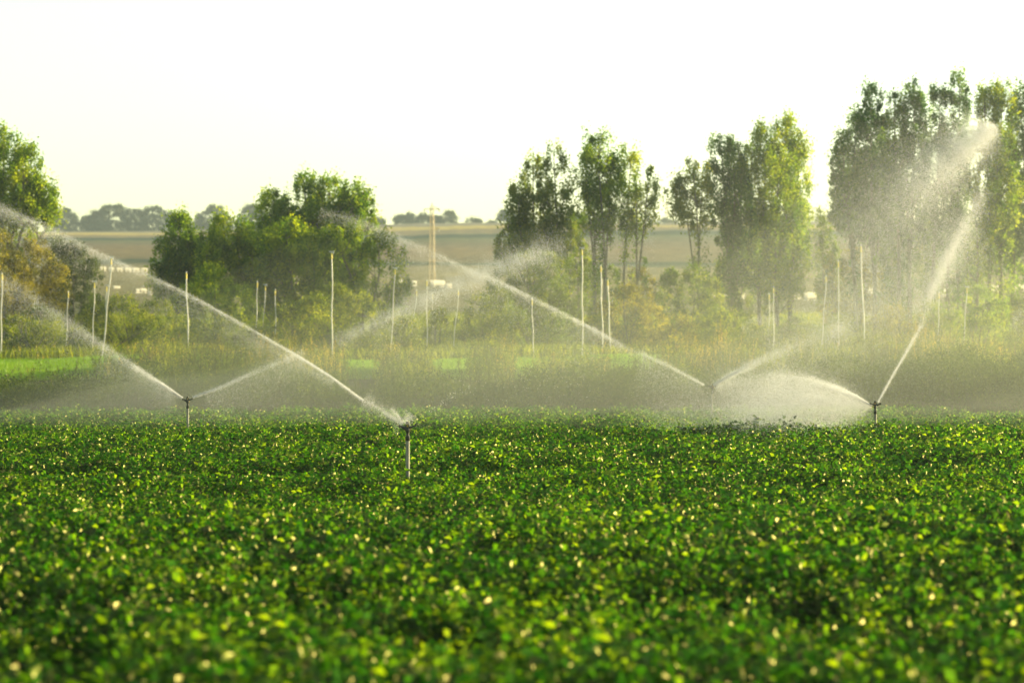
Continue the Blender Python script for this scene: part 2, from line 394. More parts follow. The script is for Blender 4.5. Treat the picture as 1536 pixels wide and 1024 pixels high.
for i, (x, yt, lab) in enumerate([(1336, 330, 'slender bare stemmed young poplar low in the right hand stand, left of the high plume'),
                         (1392, 330, 'slender leaning young poplar directly behind the high plume of spray'),
                         (1452, 320, 'slender young poplar with thin stem under the lighter green poplar'),
                         (1242, 350, 'thin misted young tree left of the right hand stand'),
                         (862, 330, 'thin young tree under the gap between the two headed and the tall airy poplar')]):
    tree('poplar', lab, 'tree', 160, [(x, yt, 450, 14), (x + 10, yt + 20, 440, 9)], 'willow', [x - 5, x + 4], seed=40 + i, group='thin young trees below the tall crowns', dens=.6, trunk_r=.08)

BG = 'bushes between the poles and the tree belt'
blist = [
 ('tan dry leaved bush at the left edge below the bright poplar', 128, [(-8, 345, 470, 45), (48, 352, 470, 36), (82, 385, 460, 22), (20, 380, 480, 55)], 'tan'),
 ('dark shady shrub right of the tan bush at the left edge', 134, [(110, 358, 490, 30), (136, 385, 490, 22), (84, 350, 480, 22)], 'dark'),
 ('wide yellow green bush below the left hand row of troughs', 124, [(190, 440, 520, 50), (235, 448, 520, 40), (150, 445, 520, 30)], 'olive'),
 ('bright green bush at the foot of the small poplar clump', 136, [(320, 395, 500, 40), (360, 425, 500, 38), (285, 425, 500, 32)], 'poplar_light'),
 ('low olive bush left of the thick pole and under the big round tree', 126, [(430, 450, 520, 40), (475, 440, 520, 38)], 'olive'),
 ('green bush at the right foot of the big round tree', 128, [(540, 435, 520, 42), (505, 420, 520, 30)], 'olive'),
 ('low bush standing between the two leaning poles', 124, [(655, 460, 525, 30)], 'olive'),
 ('rounded green bush at the right of the leaning pole near the mast', 126, [(720, 440, 520, 38), (745, 425, 520, 30)], 'olive'),
 ('grey green shrub at the foot of the two headed poplar', 136, [(790, 372, 500, 34), (822, 378, 500, 32), (755, 400, 500, 26)], 'willow'),
 ('dark olive shrub left of the tall bright pole in the middle', 128, [(840, 430, 525, 32), (800, 440, 525, 26)], 'dark'),
 ('tan reedy bush right of the tall bright pole in the middle', 120, [(940, 420, 530, 38), (975, 435, 530, 30), (905, 450, 530, 20)], 'tan'),
 ('misty green shrub under the small poplar in the sky gap', 134, [(1040, 388, 510, 28), (1005, 400, 510, 24), (1068, 415, 510, 22)], 'willow'),
 ('round low green bush just left of the twin poles', 120, [(1090, 462, 530, 34), (1060, 475, 530, 26)], 'olive'),
 ('low bush just right of the twin poles', 122, [(1190, 472, 535, 34)], 'olive'),
 ('tan dry bush behind the left side of the dome of spray', 118, [(1015, 470, 540, 38), (985, 490, 540, 26)], 'tan'),
 ('hazy olive bush left of the tall bright pole at the right', 122, [(1265, 465, 540, 34), (1235, 480, 540, 26)], 'olive'),
 ('bright green bush beside the last pole at the right', 126, [(1468, 425, 500, 24), (1498, 445, 510, 24), (1445, 455, 510, 16)], 'poplar_light'),
 ('dark green bush at the right edge of the photo behind dry weeds', 124, [(1535, 440, 530, 28), (1560, 430, 530, 30)], 'olive'),
 ('brown green low bush behind the steep bright jet', 122, [(1345, 455, 540, 34), (1385, 470, 540, 30)], 'tan'),
 ('low green bush at the left edge behind the grass strip', 116, [(20, 470, 540, 45), (70, 480, 540, 35)], 'olive'),
 ('low dark bush between the left leaning pole and the next pole', 114, [(215, 480, 545, 38), (120, 490, 545, 30)], 'dark'),
 ('low dark bush below the long jet left of the thick pole', 113, [(330, 490, 545, 45), (395, 485, 545, 38)], 'dark'),
 ('olive bush low between the yellow tipped bright pole and the three poles', 121, [(345, 470, 535, 36), (310, 478, 535, 26)], 'olive'),
 ('wide olive bush behind the tall upright pole under the big round tree', 119, [(480, 465, 535, 40), (520, 472, 535, 34)], 'olive'),
 ('olive bush behind the pole with sprinkler head near the mast', 120, [(585, 462, 535, 34), (612, 470, 535, 24)], 'olive'),
 ('broad green bush between the tan pole and the tallest middle pole', 119, [(770, 455, 535, 32), (835, 465, 535, 34)], 'willow'),
 ('olive bush behind the cluster of poles in the middle', 121, [(900, 470, 540, 32), (950, 465, 540, 30)], 'olive'),
 ('olive bush between the twin poles and the misted leaning pole', 119, [(1140, 485, 545, 32), (1210, 488, 545, 34)], 'olive'),
 ('green bush between the steep jet and the last pole', 120, [(1400, 452, 535, 30), (1428, 462, 535, 24)], 'willow'),
 ('low dark bush at the left between the straight pole and the thin yellow tipped pole', 120, [(60, 455, 540, 30)], 'dark'),
]
for i, (lab, Y, lobes, mt) in enumerate(blist):
    big = lobes[0][1] < 400
    bush(lab, Y, lobes, mt, 100 + i, BG, dens=1.25, leaf=.12 if big else .10)

hb = [
 ('low shrub in the weeds left of the short jet of the left sprinkler', 90, [(215, 508, 575, 30), (245, 500, 575, 26)], 'olive'),
 ('golden shrub in the weeds below the long jet, left of the tall upright pole', 89, [(330, 512, 575, 34), (365, 520, 575, 26)], 'tan'),
 ('rounded shrub in the weeds where the short jet meets the long jet', 90, [(420, 505, 572, 32), (455, 512, 572, 24)], 'olive'),
 ('golden shrub in the weeds between two gaps of bright grass', 89, [(590, 512, 572, 30), (618, 520, 572, 20)], 'tan'),
 ('bushy shrub in the weeds right of the leaning pole near the mast', 90, [(738, 508, 572, 24), (725, 522, 572, 22)], 'olive'),
 ('low dark shrub on the hedge left of the tallest middle pole', 86, [(848, 536, 585, 30), (820, 545, 585, 22)], 'olive'),
 ('shrub in the weeds behind the short jet of the misted far sprinkler', 90, [(1012, 500, 572, 34), (1045, 510, 572, 26)], 'tan'),
 ('misty shrub in the weeds above the dome of spray', 91, [(1125, 515, 572, 30), (1160, 520, 572, 26)], 'olive'),
 ('shrub in the weeds right of the tall bent bright pole', 90, [(1330, 505, 575, 28)], 'olive'),
 ('shrub in the weeds right of the steep jet near the last pole', 90, [(1420, 498, 575, 32), (1455, 508, 575, 24)], 'tan'),
 ('green shrub in the weeds at the right edge of the photo', 89, [(1515, 500, 575, 32), (1545, 495, 575, 24)], 'olive'),
]
for i, (lab, Y, lobes, mt) in enumerate(hb):
    bush(lab, Y, lobes, mt, 170 + i, 'shrubs among the dry weeds', dens=.45, leaf=.06, clump=.24, lpc=46, name='shrub', cat='shrub')
ug = [
 ('misty thicket directly left of the two headed poplar trunks', 150, [(745, 400, 500, 22), (768, 410, 500, 20)], 'willow'),
 ('open thicket among the trunks of the tall airy poplar', 158, [(880, 385, 500, 26), (915, 395, 500, 26)], 'willow'),
 ('open thicket below the two feathery leaders', 158, [(955, 392, 500, 26), (985, 410, 500, 20)], 'tan'),
 ('low leafy growth around the trunk of the dark shoulder poplar', 160, [(1085, 385, 500, 26), (1112, 395, 500, 24)], 'willow'),
 ('grey green growth around the trunks of the bright feathery poplar', 160, [(1135, 375, 500, 26), (1158, 385, 500, 20)], 'willow'),
 ('brown green thicket in the mist right of the bright feathery poplar', 158, [(1252, 375, 500, 20), (1240, 395, 500, 14)], 'tan'),
 ('brown thicket below the leftmost poplar of the right hand stand', 158, [(1275, 370, 500, 30), (1305, 385, 500, 26)], 'tan'),
 ('thicket among trunks left of the steep jet', 160, [(1340, 375, 500, 30), (1372, 385, 500, 26)], 'willow'),
 ('dark thicket among trunks right of the steep jet', 158, [(1415, 375, 500, 28), (1440, 390, 500, 24)], 'poplar'),
 ('dark thicket among the last trunks at the right edge', 158, [(1490, 375, 500, 30), (1525, 385, 500, 28)], 'poplar'),
]
for i, (lab, Y, lobes, mt) in enumerate(ug):
    bush(lab, Y, lobes, mt, 150 + i, 'thickets among the poplar trunks', dens=.26 if lobes[0][0] > 1330 else .5, leaf=.14, cat='thicket', name='thicket')

FG = 'distant trees along the crest of the hill'
far = [
 ('low distant bushes on the crest in the gap left of the largest crest tree', 925, [(132, 322, 350, 14)]),
 ('low distant bushy tree on the crest above the left small poplar', 922, [(268, 318, 350, 18)]),
 ('dark distant tree nearest the left edge poplar on the crest', 930, [(98, 311, 350, 24), (85, 316, 350, 14)]),
 ('wide dark distant tree on the crest, largest of the left crest group', 920, [(170, 305, 350, 32), (150, 314, 350, 22)]),
 ('dark distant tree touching the right side of the largest crest tree', 925, [(232, 309, 350, 32), (205, 312, 350, 18)]),
 ('rounded distant tree on the crest above the small poplar clump', 915, [(322, 307, 350, 27), (300, 320, 350, 12)]),
 ('distant tree on the crest left of the big round tree', 920, [(378, 306, 350, 26)]),
 ('small distant bush on the crest at the right side of the big round tree', 910, [(566, 326, 345, 14)]),
 ('flat topped dark distant tree on the crest left of the mast', 900, [(600, 322, 345, 14), (615, 318, 345, 10)]),
 ('dark distant tree on the crest directly behind the mast', 902, [(636, 320, 345, 16), (655, 322, 345, 12)]),
 ('taller dark distant tree on the crest right of the mast', 899, [(673, 316, 345, 13), (660, 323, 345, 8)]),
 ('small isolated low distant bush in the open crest', 905, [(712, 327, 345, 15)]),
 ('small distant bush close to the two headed poplar on the crest', 906, [(737, 331, 345, 8)]),
 ('distant tree half hidden behind the two headed poplar', 903, [(757, 314, 345, 13), (775, 318, 345, 14)]),
 ('distant tree between the two headed poplar and the airy poplar', 905, [(865, 320, 345, 22)]),
 ('low distant bushy tree on the crest in the sky gap left of the small poplar', 912, [(1003, 327, 345, 20)]),
 ('low distant tree right of the small poplar in the sky gap', 915, [(1072, 330, 345, 16)]),
 ('distant tree on the crest left of the right hand stand', 902, [(1245, 321, 345, 22), (1268, 316, 345, 16)]),
]
for i, (lab, Y, lobes) in enumerate(far):
    tree('oak_tree', lab, 'tree', Y, [(l[0], l[1], l[2] + 2, l[3]) for l in lobes], 'far', shape='dome', leaf=.6, clump=1.3, dens=1.3, lpc=80, seed=200 + i, group=FG,
         bark='dark_bark', trunk_r=.35, vert=.9)

# ------------------------------------------------------------------ field edge hedge, weeds, grass
def blade_mesh(base, h, w, lean, rg):
    """bent blade: 2 segments"""
    n = len(base)
    ang = rg.random(n) * 2 * np.pi
    side = np.stack([np.cos(ang), np.sin(ang), np.zeros(n)], 1) * w[:, None] * .5
    d = np.stack([np.cos(ang + 1.3), np.sin(ang + 1.3), np.zeros(n)], 1) * (lean * h)[:, None]
    up = np.array([0, 0, 1.0])
    m = base + up * (h * .55)[:, None] + d * .35
    t = base + up * h[:, None] + d
    v = np.stack([base - side, base + side, m + side * .8, m - side * .8, t + side * .15, t - side * .15], 1).reshape(-1, 3)
    i = np.arange(n)[:, None] * 6
    f = np.concatenate([i + np.array([[0, 1, 2, 3]]), i + np.array([[3, 2, 4, 5]])], 0)
    return v, f
def vnoise(x, rg_seed, scale):
    r = np.random.default_rng(rg_seed); g = r.random(4000)
    q = np.asarray(x) / scale + 1000; i = np.floor(q).astype(int); t = q - i; t = t * t * (3 - 2 * t)
    return g[i % 4000] * (1 - t) + g[(i + 1) % 4000] * t

# dark bramble hedge: clumps of leaves with twigs along the far edge of the crop
rg = np.random.default_rng(50)
n = 5200
hx = rg.uniform(-27, 27, n); hy = rg.uniform(77.3, 84.5, n)
px = 768 + hx * F / hy
top_px = np.interp(px, [-100, 0, 140, 180, 330, 500, 520, 560, 600, 640, 740, 860, 930, 1000, 1100, 1300, 1400, 1536, 1700],
                   [584, 584, 580, 552, 545, 545, 576, 574, 542, 572, 566, 556, 568, 556, 548, 545, 540, 540, 540])
top_px = top_px + 30 * (vnoise(hx, 5, .8) - .5) + 34 * (vnoise(hx, 6, 2.3) - .5)
ztop = PZ(top_px, 82.0)
gz = ground_z(hx, hy)
env = np.sqrt(np.clip(1 - ((hy - 81) / 4.2) ** 2, .05, 1))
hz = gz + (ztop - gz) * env * rg.random(n) ** .55
m = rg.integers(22, 55, n)
idx = np.repeat(np.arange(n), m)
C = np.stack([hx, hy, hz], 1)[idx] + rg.normal(size=(len(idx), 3)) * np.array([.17, .17, .13])
keep = C[:, 2] > ground_z(C[:, 0], C[:, 1]) + .02
C = C[keep]
v, f = leaf_quads(C, rg.uniform(.05, .10, len(C)), rg)
var = np.clip(rg.normal(.45, .18, n)[idx][keep] + rg.normal(0, .1, len(C)), 0, 1)
hedge = empty('hedge', (0, 81, float(ground_z(0, 81))), 'long low dark bramble hedge along the far edge of the crop field', 'hedge')
np_obj('foliage', v - np.array([0, 81, float(ground_z(0, 81))]), f, M['dark'], hedge, var=np.repeat(var, 4))
n = 5000
b = np.stack([rg.uniform(-27, 27, n), rg.uniform(77.5, 84.5, n), np.zeros(n)], 1); b[:, 2] = ground_z(b[:, 0], b[:, 1])
tp = np.interp(768 + b[:, 0] * F / b[:, 1], [0, 140, 180, 500, 520, 560, 600, 640, 930, 1000, 1536], [565, 560, 535, 530, 560, 555, 528, 548, 550, 550, 530])
h = np.clip((PZ(tp, 82.) - b[:, 2]) * rg.uniform(.5, 1.15, n), .3, 2.2)
v, f = blade_mesh(b, h, rg.uniform(.008, .02, n), rg.uniform(.05, .5, n), rg)
np_obj('twigs', v - np.array([0, 81, float(ground_z(0, 81))]), f, M['weed'], hedge, var=np.repeat(rg.uniform(0, .5, n), 6))

# tall dry weeds: stalks with small leaves and seed heads
def weeds(name, label, n, yrange, xr, top_fn, seed, mats, dens_fn, leaf_sz=.05, per=26, wbase=.012):
    rg = np.random.default_rng(seed)
    Y = rg.uniform(*yrange, n); X = rg.uniform(*xr, n) * Y / F
    px = 768 + X * F / Y
    keep = rg.random(n) < dens_fn(px, X)
    X, Y, px = X[keep], Y[keep], px[keep]; n = len(X)
    g = ground_z(X, Y)
    h = np.clip((PZ(top_fn(px), 88.) - 1.5) * rg.uniform(.3, 1.0, n) * (.7 + .5 * vnoise(X, seed + 8, .7)), .2, 3)
    b = np.stack([X, Y, g - .03], 1)
    lean = rg.uniform(.02, .38, n)
    st = rg.bit_generator.state
    v1, f1 = blade_mesh(b, h, rg.uniform(.6, 1.3, n) * wbase, lean, rg)
    tipp = v1.reshape(n, 6, 3)
    mid = (tipp[:, 2] + tipp[:, 3]) / 2; tip = (tipp[:, 4] + tipp[:, 5]) / 2
    u = rg.random((n, per)) ** .75
    a = u[..., None]
    C = b[:, None, :] * (1 - a) ** 2 + 2 * a * (1 - a) * mid[:, None, :] + a * a * tip[:, None, :]
    C = C + rg.normal(size=C.shape) * .05 * (1.3 - a)
    C = C.reshape(-1, 3)
    v2, f2 = leaf_quads(C, rg.uniform(.5, 1.5, len(C)) * leaf_sz, rg, aspect=.45)
    cv = np.clip(rg.normal(.42, .24, n) + .6 * (vnoise(X, seed + 3, 1.1) - .5), 0, 1)
    v = np.concatenate([v1, v2]); f = np.concatenate([f1, f2 + len(v1)])
    var = np.concatenate([np.repeat(np.clip(cv + .1, 0, 1), 6), np.repeat(np.clip(np.repeat(cv, per) + rg.normal(0, .12, n * per), 0, 1), 4)])
    o = np_obj(name, v, f, M[mats], var=var)
    return tag(o, label, 'weeds', kind='stuff')
GAPX = [-200, 0, 135, 165, 200, 480, 508, 522, 565, 580, 640, 655, 700, 725, 755, 775, 800, 830, 900, 925, 990, 1010, 1700]
GAPD = [.02, .03, .05, .5, 1, 1, .8, .03, .03, .9, .8, .08, .08, .8, .8, .1, .12, .7, .6, .12, .2, 1, 1]
weeds('dry_weeds', 'tall dry tan weeds and seed stalks standing behind the dark hedge', 11500, (84.5, 93), (-900, 900),
      lambda p: np.interp(p, [0, 170, 260, 440, 500, 600, 760, 800, 880, 1000, 1100, 1300, 1400, 1536], [530, 520, 492, 498, 512, 505, 492, 500, 515, 492, 500, 490, 482, 480]),
      61, 'weed', lambda p, X: np.interp(p, GAPX, GAPD) * (.45 + .75 * vnoise(X, 9, .8)))
weeds('green_weeds', 'olive green weeds mixed low among the dry stalks', 16000, (84, 92), (-900, 900),
      lambda p: np.interp(p, [0, 170, 260, 500, 600, 760, 1000, 1300, 1536], [548, 535, 512, 530, 520, 512, 512, 510, 502]),
      62, 'olive', lambda p, X: np.interp(p, GAPX, GAPD) * (.4 + .7 * vnoise(X, 10, 1.1)), leaf_sz=.07, per=30)
weeds('reeds', 'pale thin reeds and dry stalks among the distant poles', 7000, (106, 132), (-900, 900),
      lambda p: 528 + 0 * p, 63, 'weed', lambda p, X: .3 + .7 * vnoise(X, 12, 3.0), leaf_sz=.09, per=20, wbase=.02)

rg = np.random.default_rng(70)
n = 260000
Y = rg.uniform(88, 108, n); X = rg.uniform(-860, 860, n) * Y / F
b = np.stack([X, Y, ground_z(X, Y) - .02], 1)
v, f = blade_mesh(b, rg.uniform(.10, .26, n), rg.uniform(.012, .028, n), rg.uniform(.1, .8, n), rg)
g = np_obj('grass', v, f, M['grass'], var=np.repeat(np.clip(rg.normal(.5, .2, n), 0, 1), 6))
tag(g, 'strip of bright green grass behind the hedge at the field edge', 'grass', kind='stuff')
# rough grass on the ground under poles, bushes and trees
n = 150000
Y = rg.uniform(107, 175, n); X = rg.uniform(-880, 880, n) * Y / F
b = np.stack([X, Y, ground_z(X, Y) - .02], 1)
v, f = blade_mesh(b, rg.uniform(.25, .8, n), rg.uniform(.03, .07, n), rg.uniform(.1, .7, n), rg)
g = np_obj('rough_grass', v, f, M['olive'], var=np.repeat(np.clip(rg.normal(.6, .25, n), 0, 1), 6))
tag(g, 'rough olive grass under the distant poles and trees', 'grass', kind='stuff')

# ------------------------------------------------------------------ crop
def crop_leaf(C, D, Nn, ln, wd, rg):
    """folded, drooping leaflet: 5 verts, 4 triangles"""
    S_ = np.cross(D, Nn)
    m_ = C + D * (ln * .5)[:, None] - Nn * (ln * .04)[:, None]
    t_ = C + D * ln[:, None] - Nn * (ln * .22)[:, None]
    l_ = C + D * (ln * .42)[:, None] + S_ * (wd * .5)[:, None] + Nn * (wd * .16)[:, None]
    r_ = C + D * (ln * .42)[:, None] - S_ * (wd * .5)[:, None] + Nn * (wd * .16)[:, None]
    v = np.stack([C, m_, t_, l_, r_], 1).reshape(-1, 3)
    i = np.arange(len(C))[:, None] * 5
    f = np.concatenate([i + np.array([[0, 4, 1]]), i + np.array([[1, 4, 2]]), i + np.array([[0, 1, 3]]), i + np.array([[1, 2, 3]])])
    return v, f
pc = bpy.data.collections.new('crop_plants')
for k in range(7):
    rg = np.random.default_rng(300 + k)
    nb = 38
    Vl = []; Fl = []; va = []; off = 0
    for s in range(nb):
        a = rg.uniform(0, 2 * np.pi); rr = .30 * rg.random() ** .6
        hgt = rg.uniform(.30, .68) - .16 * (rr / .3) ** 2
        tip = np.array([rr * math.cos(a), rr * math.sin(a), hgt])
        nl = rg.integers(6, 10)
        u = np.linspace(.55, 1, nl)
        pos = tip * u[:, None] + rg.normal(size=(nl, 3)) * .018
        aa = a + rg.uniform(-1.6, 1.6, nl) + np.where(np.arange(nl) % 2, 1.0, -1.0)
        el = rg.normal(.0, .55, nl)
        D = np.stack([np.cos(aa) * np.cos(el), np.sin(aa) * np.cos(el), np.sin(el)], 1)
        up = unit(np.array([[0, 0, 1.]]) + rg.normal(size=(nl, 3)) * .75)
        Nn = unit(up - D * np.sum(up * D, 1)[:, None])
        ln = rg.uniform(.048, .10, nl); wd = ln * rg.uniform(.5, .78, nl)
        v, f = crop_leaf(pos, D, Nn, ln, wd, rg)
        Vl.append(v); Fl.append(f + off); off += len(v)
        va.append(np.repeat(np.clip(rg.normal(.44, .2) + rg.normal(0, .16, nl) + .15 * (rg.random(nl) < .2), 0, 1), 5))
    me = np_mesh('crop_plant', np.concatenate(Vl), np.concatenate(Fl), M['crop'], np.concatenate(va))
    pc.objects.link(bpy.data.objects.new('crop_plant', me))
rg = np.random.default_rng(400)
pts = []
y = 7.0
while y < 76.2:
    w = .235 * y + 3.5
    x = np.arange(-w, w, .34)
    pts.append(np.stack([x + rg.normal(0, .07, len(x)), y + rg.normal(0, .07, len(x))], 1)); y += .36
pts = np.concatenate(pts)
hn = vnoise(pts[:, 0] + pts[:, 1] * .3, 21, .75) * .35 + vnoise(pts[:, 1] - pts[:, 0] * .2, 22, .9) * .45 + vnoise(pts[:, 0] * .8 - pts[:, 1] * .6, 23, 2.6) * .2
scl = .60 + .78 * hn + rg.normal(0, .05, len(pts))
ridge = np.exp(-((pts[:, 1] - 49.5) / 2.2) ** 2) * np.clip((pts[:, 0] - 1.5) / 2.5, 0, 1) * .22
scl = np.where((vnoise(pts[:, 0] * 1.1 + pts[:, 1] * .5, 31, .8) + vnoise(pts[:, 1] - pts[:, 0] * .5, 32, .9)) < .55, scl * .62, scl)
back = -.10 * np.clip((pts[:, 1] - 52) / 3, 0, 1)
scl = scl + ridge + back
me = bpy.data.meshes.new('potato_crop')
me.vertices.add(len(pts)); me.vertices.foreach_set('co', np.concatenate([pts, np.zeros((len(pts), 1))], 1).astype(np.float32).ravel())
a = me.attributes.new('scl', 'FLOAT', 'POINT'); a.data.foreach_set('value', scl.astype(np.float32))
a = me.attributes.new('rot', 'FLOAT', 'POINT'); a.data.foreach_set('value', rg.uniform(0, 6.28, len(pts)).astype(np.float32))
me.materials.append(M['crop'])
crop = bpy.data.objects.new('potato_crop', me); COL.objects.link(crop)
tag(crop, 'dense green leafy crop filling the field in the foreground', 'crop', kind='stuff')
ng = bpy.data.node_groups.new('scatter', 'GeometryNodeTree')
ng.interface.new_socket('Geometry', in_out='INPUT', socket_type='NodeSocketGeometry')
ng.interface.new_socket('Geometry', in_out='OUTPUT', socket_type='NodeSocketGeometry')
gi = ng.nodes.new('NodeGroupInput'); go = ng.nodes.new('NodeGroupOutput')
ci = ng.nodes.new('GeometryNodeCollectionInfo'); ci.inputs[0].default_value = pc
ci.inputs['Separate Children'].default_value = True; ci.inputs['Reset Children'].default_value = True
ip = ng.nodes.new('GeometryNodeInstanceOnPoints'); ip.inputs['Pick Instance'].default_value = True
def attr(nm):
    n_ = ng.nodes.new('GeometryNodeInputNamedAttribute'); n_.data_type = 'FLOAT'; n_.inputs['Name'].default_value = nm
    return n_.outputs[0]
cmb = ng.nodes.new('ShaderNodeCombineXYZ'); ng.links.new(attr('rot'), cmb.inputs[2])
ng.links.new(gi.outputs[0], ip.inputs['Points']); ng.links.new(ci.outputs[0], ip.inputs['Instance'])
ng.links.new(cmb.outputs[0], ip.inputs['Rotation']); ng.links.new(attr('scl'), ip.inputs['Scale'])
ng.links.new(ip.outputs[0], go.inputs[0])
md = crop.modifiers.new('scatter', 'NODES'); md.node_group = ng

# ------------------------------------------------------------------ impact sprinklers in the crop
def sprinkler(x, ytop, Y, label, rot, lean=0):
    """impact sprinkler on a riser; head centre at photo height ytop"""
    X = PX(x, Y); zt = PZ(ytop, Y)
    root = empty('impact_sprinkler', (X, Y, 0), label, 'sprinkler', 'sprinklers standing in the crop')
    root.rotation_euler = (0, R(lean), R(rot))
    h = zt
    MB().tube([(0, 0, -.1), (0, 0, h - .17)], .030, 16).build('riser', M['galv'], root)
    m = MB(); m.tube([(0, 0, h - .20), (0, 0, h - .19), (0, 0, h - .13), (0, 0, h - .125)], [.031, .037, .037, .03], 12)
    m.tube([(0, 0, h - .125), (0, 0, h - .10), (0, 0, h - .07)], [.024, .022, .026], 12)
    m.build('coupling', M['brass'], root)
    b = MB(); b.tube([(0, 0, h - .07), (0, 0, h - .045), (0, 0, h - .02), (0, 0, h - .005)], [.028, .038, .036, .022], 12)
    # bridge frame over the spring
    b.tube([(-.024, 0, h - .03), (-.03, 0, h + .01), (-.022, 0, h + .055), (0, 0, h + .066), (.022, 0, h + .055), (.03, 0, h + .01), (.024, 0, h - .03)], [.011] * 7, 8)
    b.tube([(0, 0, h + .056), (0, 0, h + .09)], [.026, .022], 10)
    b.build('body', M['brass'], root)
    n1 = MB(); n1.tube([(0, 0, h - .035), (-.05, 0, h - .012), (-.085, 0, h + .006), (-.10, 0, h + .014)], [.026, .021, .017, .014], 10); n1.build('nozzle', M['brass'], root)
    n2 = MB(); n2.tube([(0, 0, h - .04), (.035, 0, h - .03), (.055, 0, h - .024)], [.022, .018, .014], 10); n2.build('nozzle', M['nozzle'], root)
    sp = MB(); sp.tube([(.013 * math.cos(t * 1.1), .013 * math.sin(t * 1.1), h + .002 + t * .0011) for t in range(45)], .0022, 5); sp.build('spring', M['nozzle'], root)
    a = MB(); a.tube([(-.125, .01, h + .022), (-.08, .012, h + .016), (-.03, .008, h + .002), (0, 0, h - .002), (.05, 0, h + .004), (.095, 0, h + .024), (.118, 0, h + .032)],
                     [.010, .012, .013, .016, .014, .013, .011], 8)
    a.box((-.124, .004, h + .022), (.022, .042, .046)); a.tube([(.108, 0, h + .016), (.126, 0, h + .056)], [.019, .016], 10)
    a.build('arm', M['brass'], root)
    return root
sprinkler(611.5, 641, 34.1, 'dark impact sprinkler on a thick grey pipe, nearest of those standing in the crop', 0)
sprinkler(281.5, 600, 55.0, 'leftmost impact sprinkler in the crop, throwing one jet to each side', 18)
sprinkler(1314, 607, 50.2, 'rightmost impact sprinkler, throwing a steep jet and a white dome of spray', 200, 1)
sprinkler(1066, 580, 67.0, 'pale thin impact sprinkler veiled in mist, farthest of those in the crop', 10, 2.5)

# ------------------------------------------------------------------ tall risers beyond the hedge
proto = []
def riser(x0, y0, x1, Y, label, head, bright):
    Xt, Zt = PX(x0, Y), PZ(y0, Y)
    Xb = PX(x1, Y); gz_ = float(ground_z(Xb, Y))
    h = Zt - gz_
    root = empty('tall_riser', (Xb, Y, gz_), label, 'sprinkler pole', 'tall thin sprinkler poles beyond the hedge')
    rr = np.random.default_rng(int(x0 * 7 + Y))
    r = .031 if bright else .023
    dx = Xt - Xb; N = 9; ph = rr.uniform(0, 6)
    pts = [(dx * q / N + .018 * math.sin(ph + q * 1.3), .015 * math.cos(ph + q), -.1 + (h - .30 + .1) * q / N) for q in range(N + 1)]
    MB().tube(pts, [r * (1.05 - .12 * q / N) for q in range(N + 1)], 10).build('pipe', M['riser'], root)
    e = Vector(pts[-1])
    c = MB(); c.tube([e - Vector((0, 0, .02)), e + Vector((0, 0, .01)), e + Vector((0, 0, .24)), e + Vector((0, 0, .26))], [r * 1.25, r * 1.3, r * 1.1, r * .8], 10); c.build('coupling', M['yellow'], root)
    s = MB(); t = e + Vector((0, 0, .27))
    s.tube([t - Vector((0, 0, .03)), t + Vector((0, 0, .02)), t + Vector((0, 0, .06))], [.022, .03, .02], 8)
    if head:
        s.tube([t + Vector((-.12, 0, .05)), t + Vector((0, 0, .03)), t + Vector((.12, 0, .06))], [.025, .022, .028], 8)
        s.tube([t + Vector((.06, 0, .0)), t + Vector((.10, 0, -.03))], [.03, .035], 8)
    s.build('sprinkler_head', M['grey_plastic'], root)
    return root
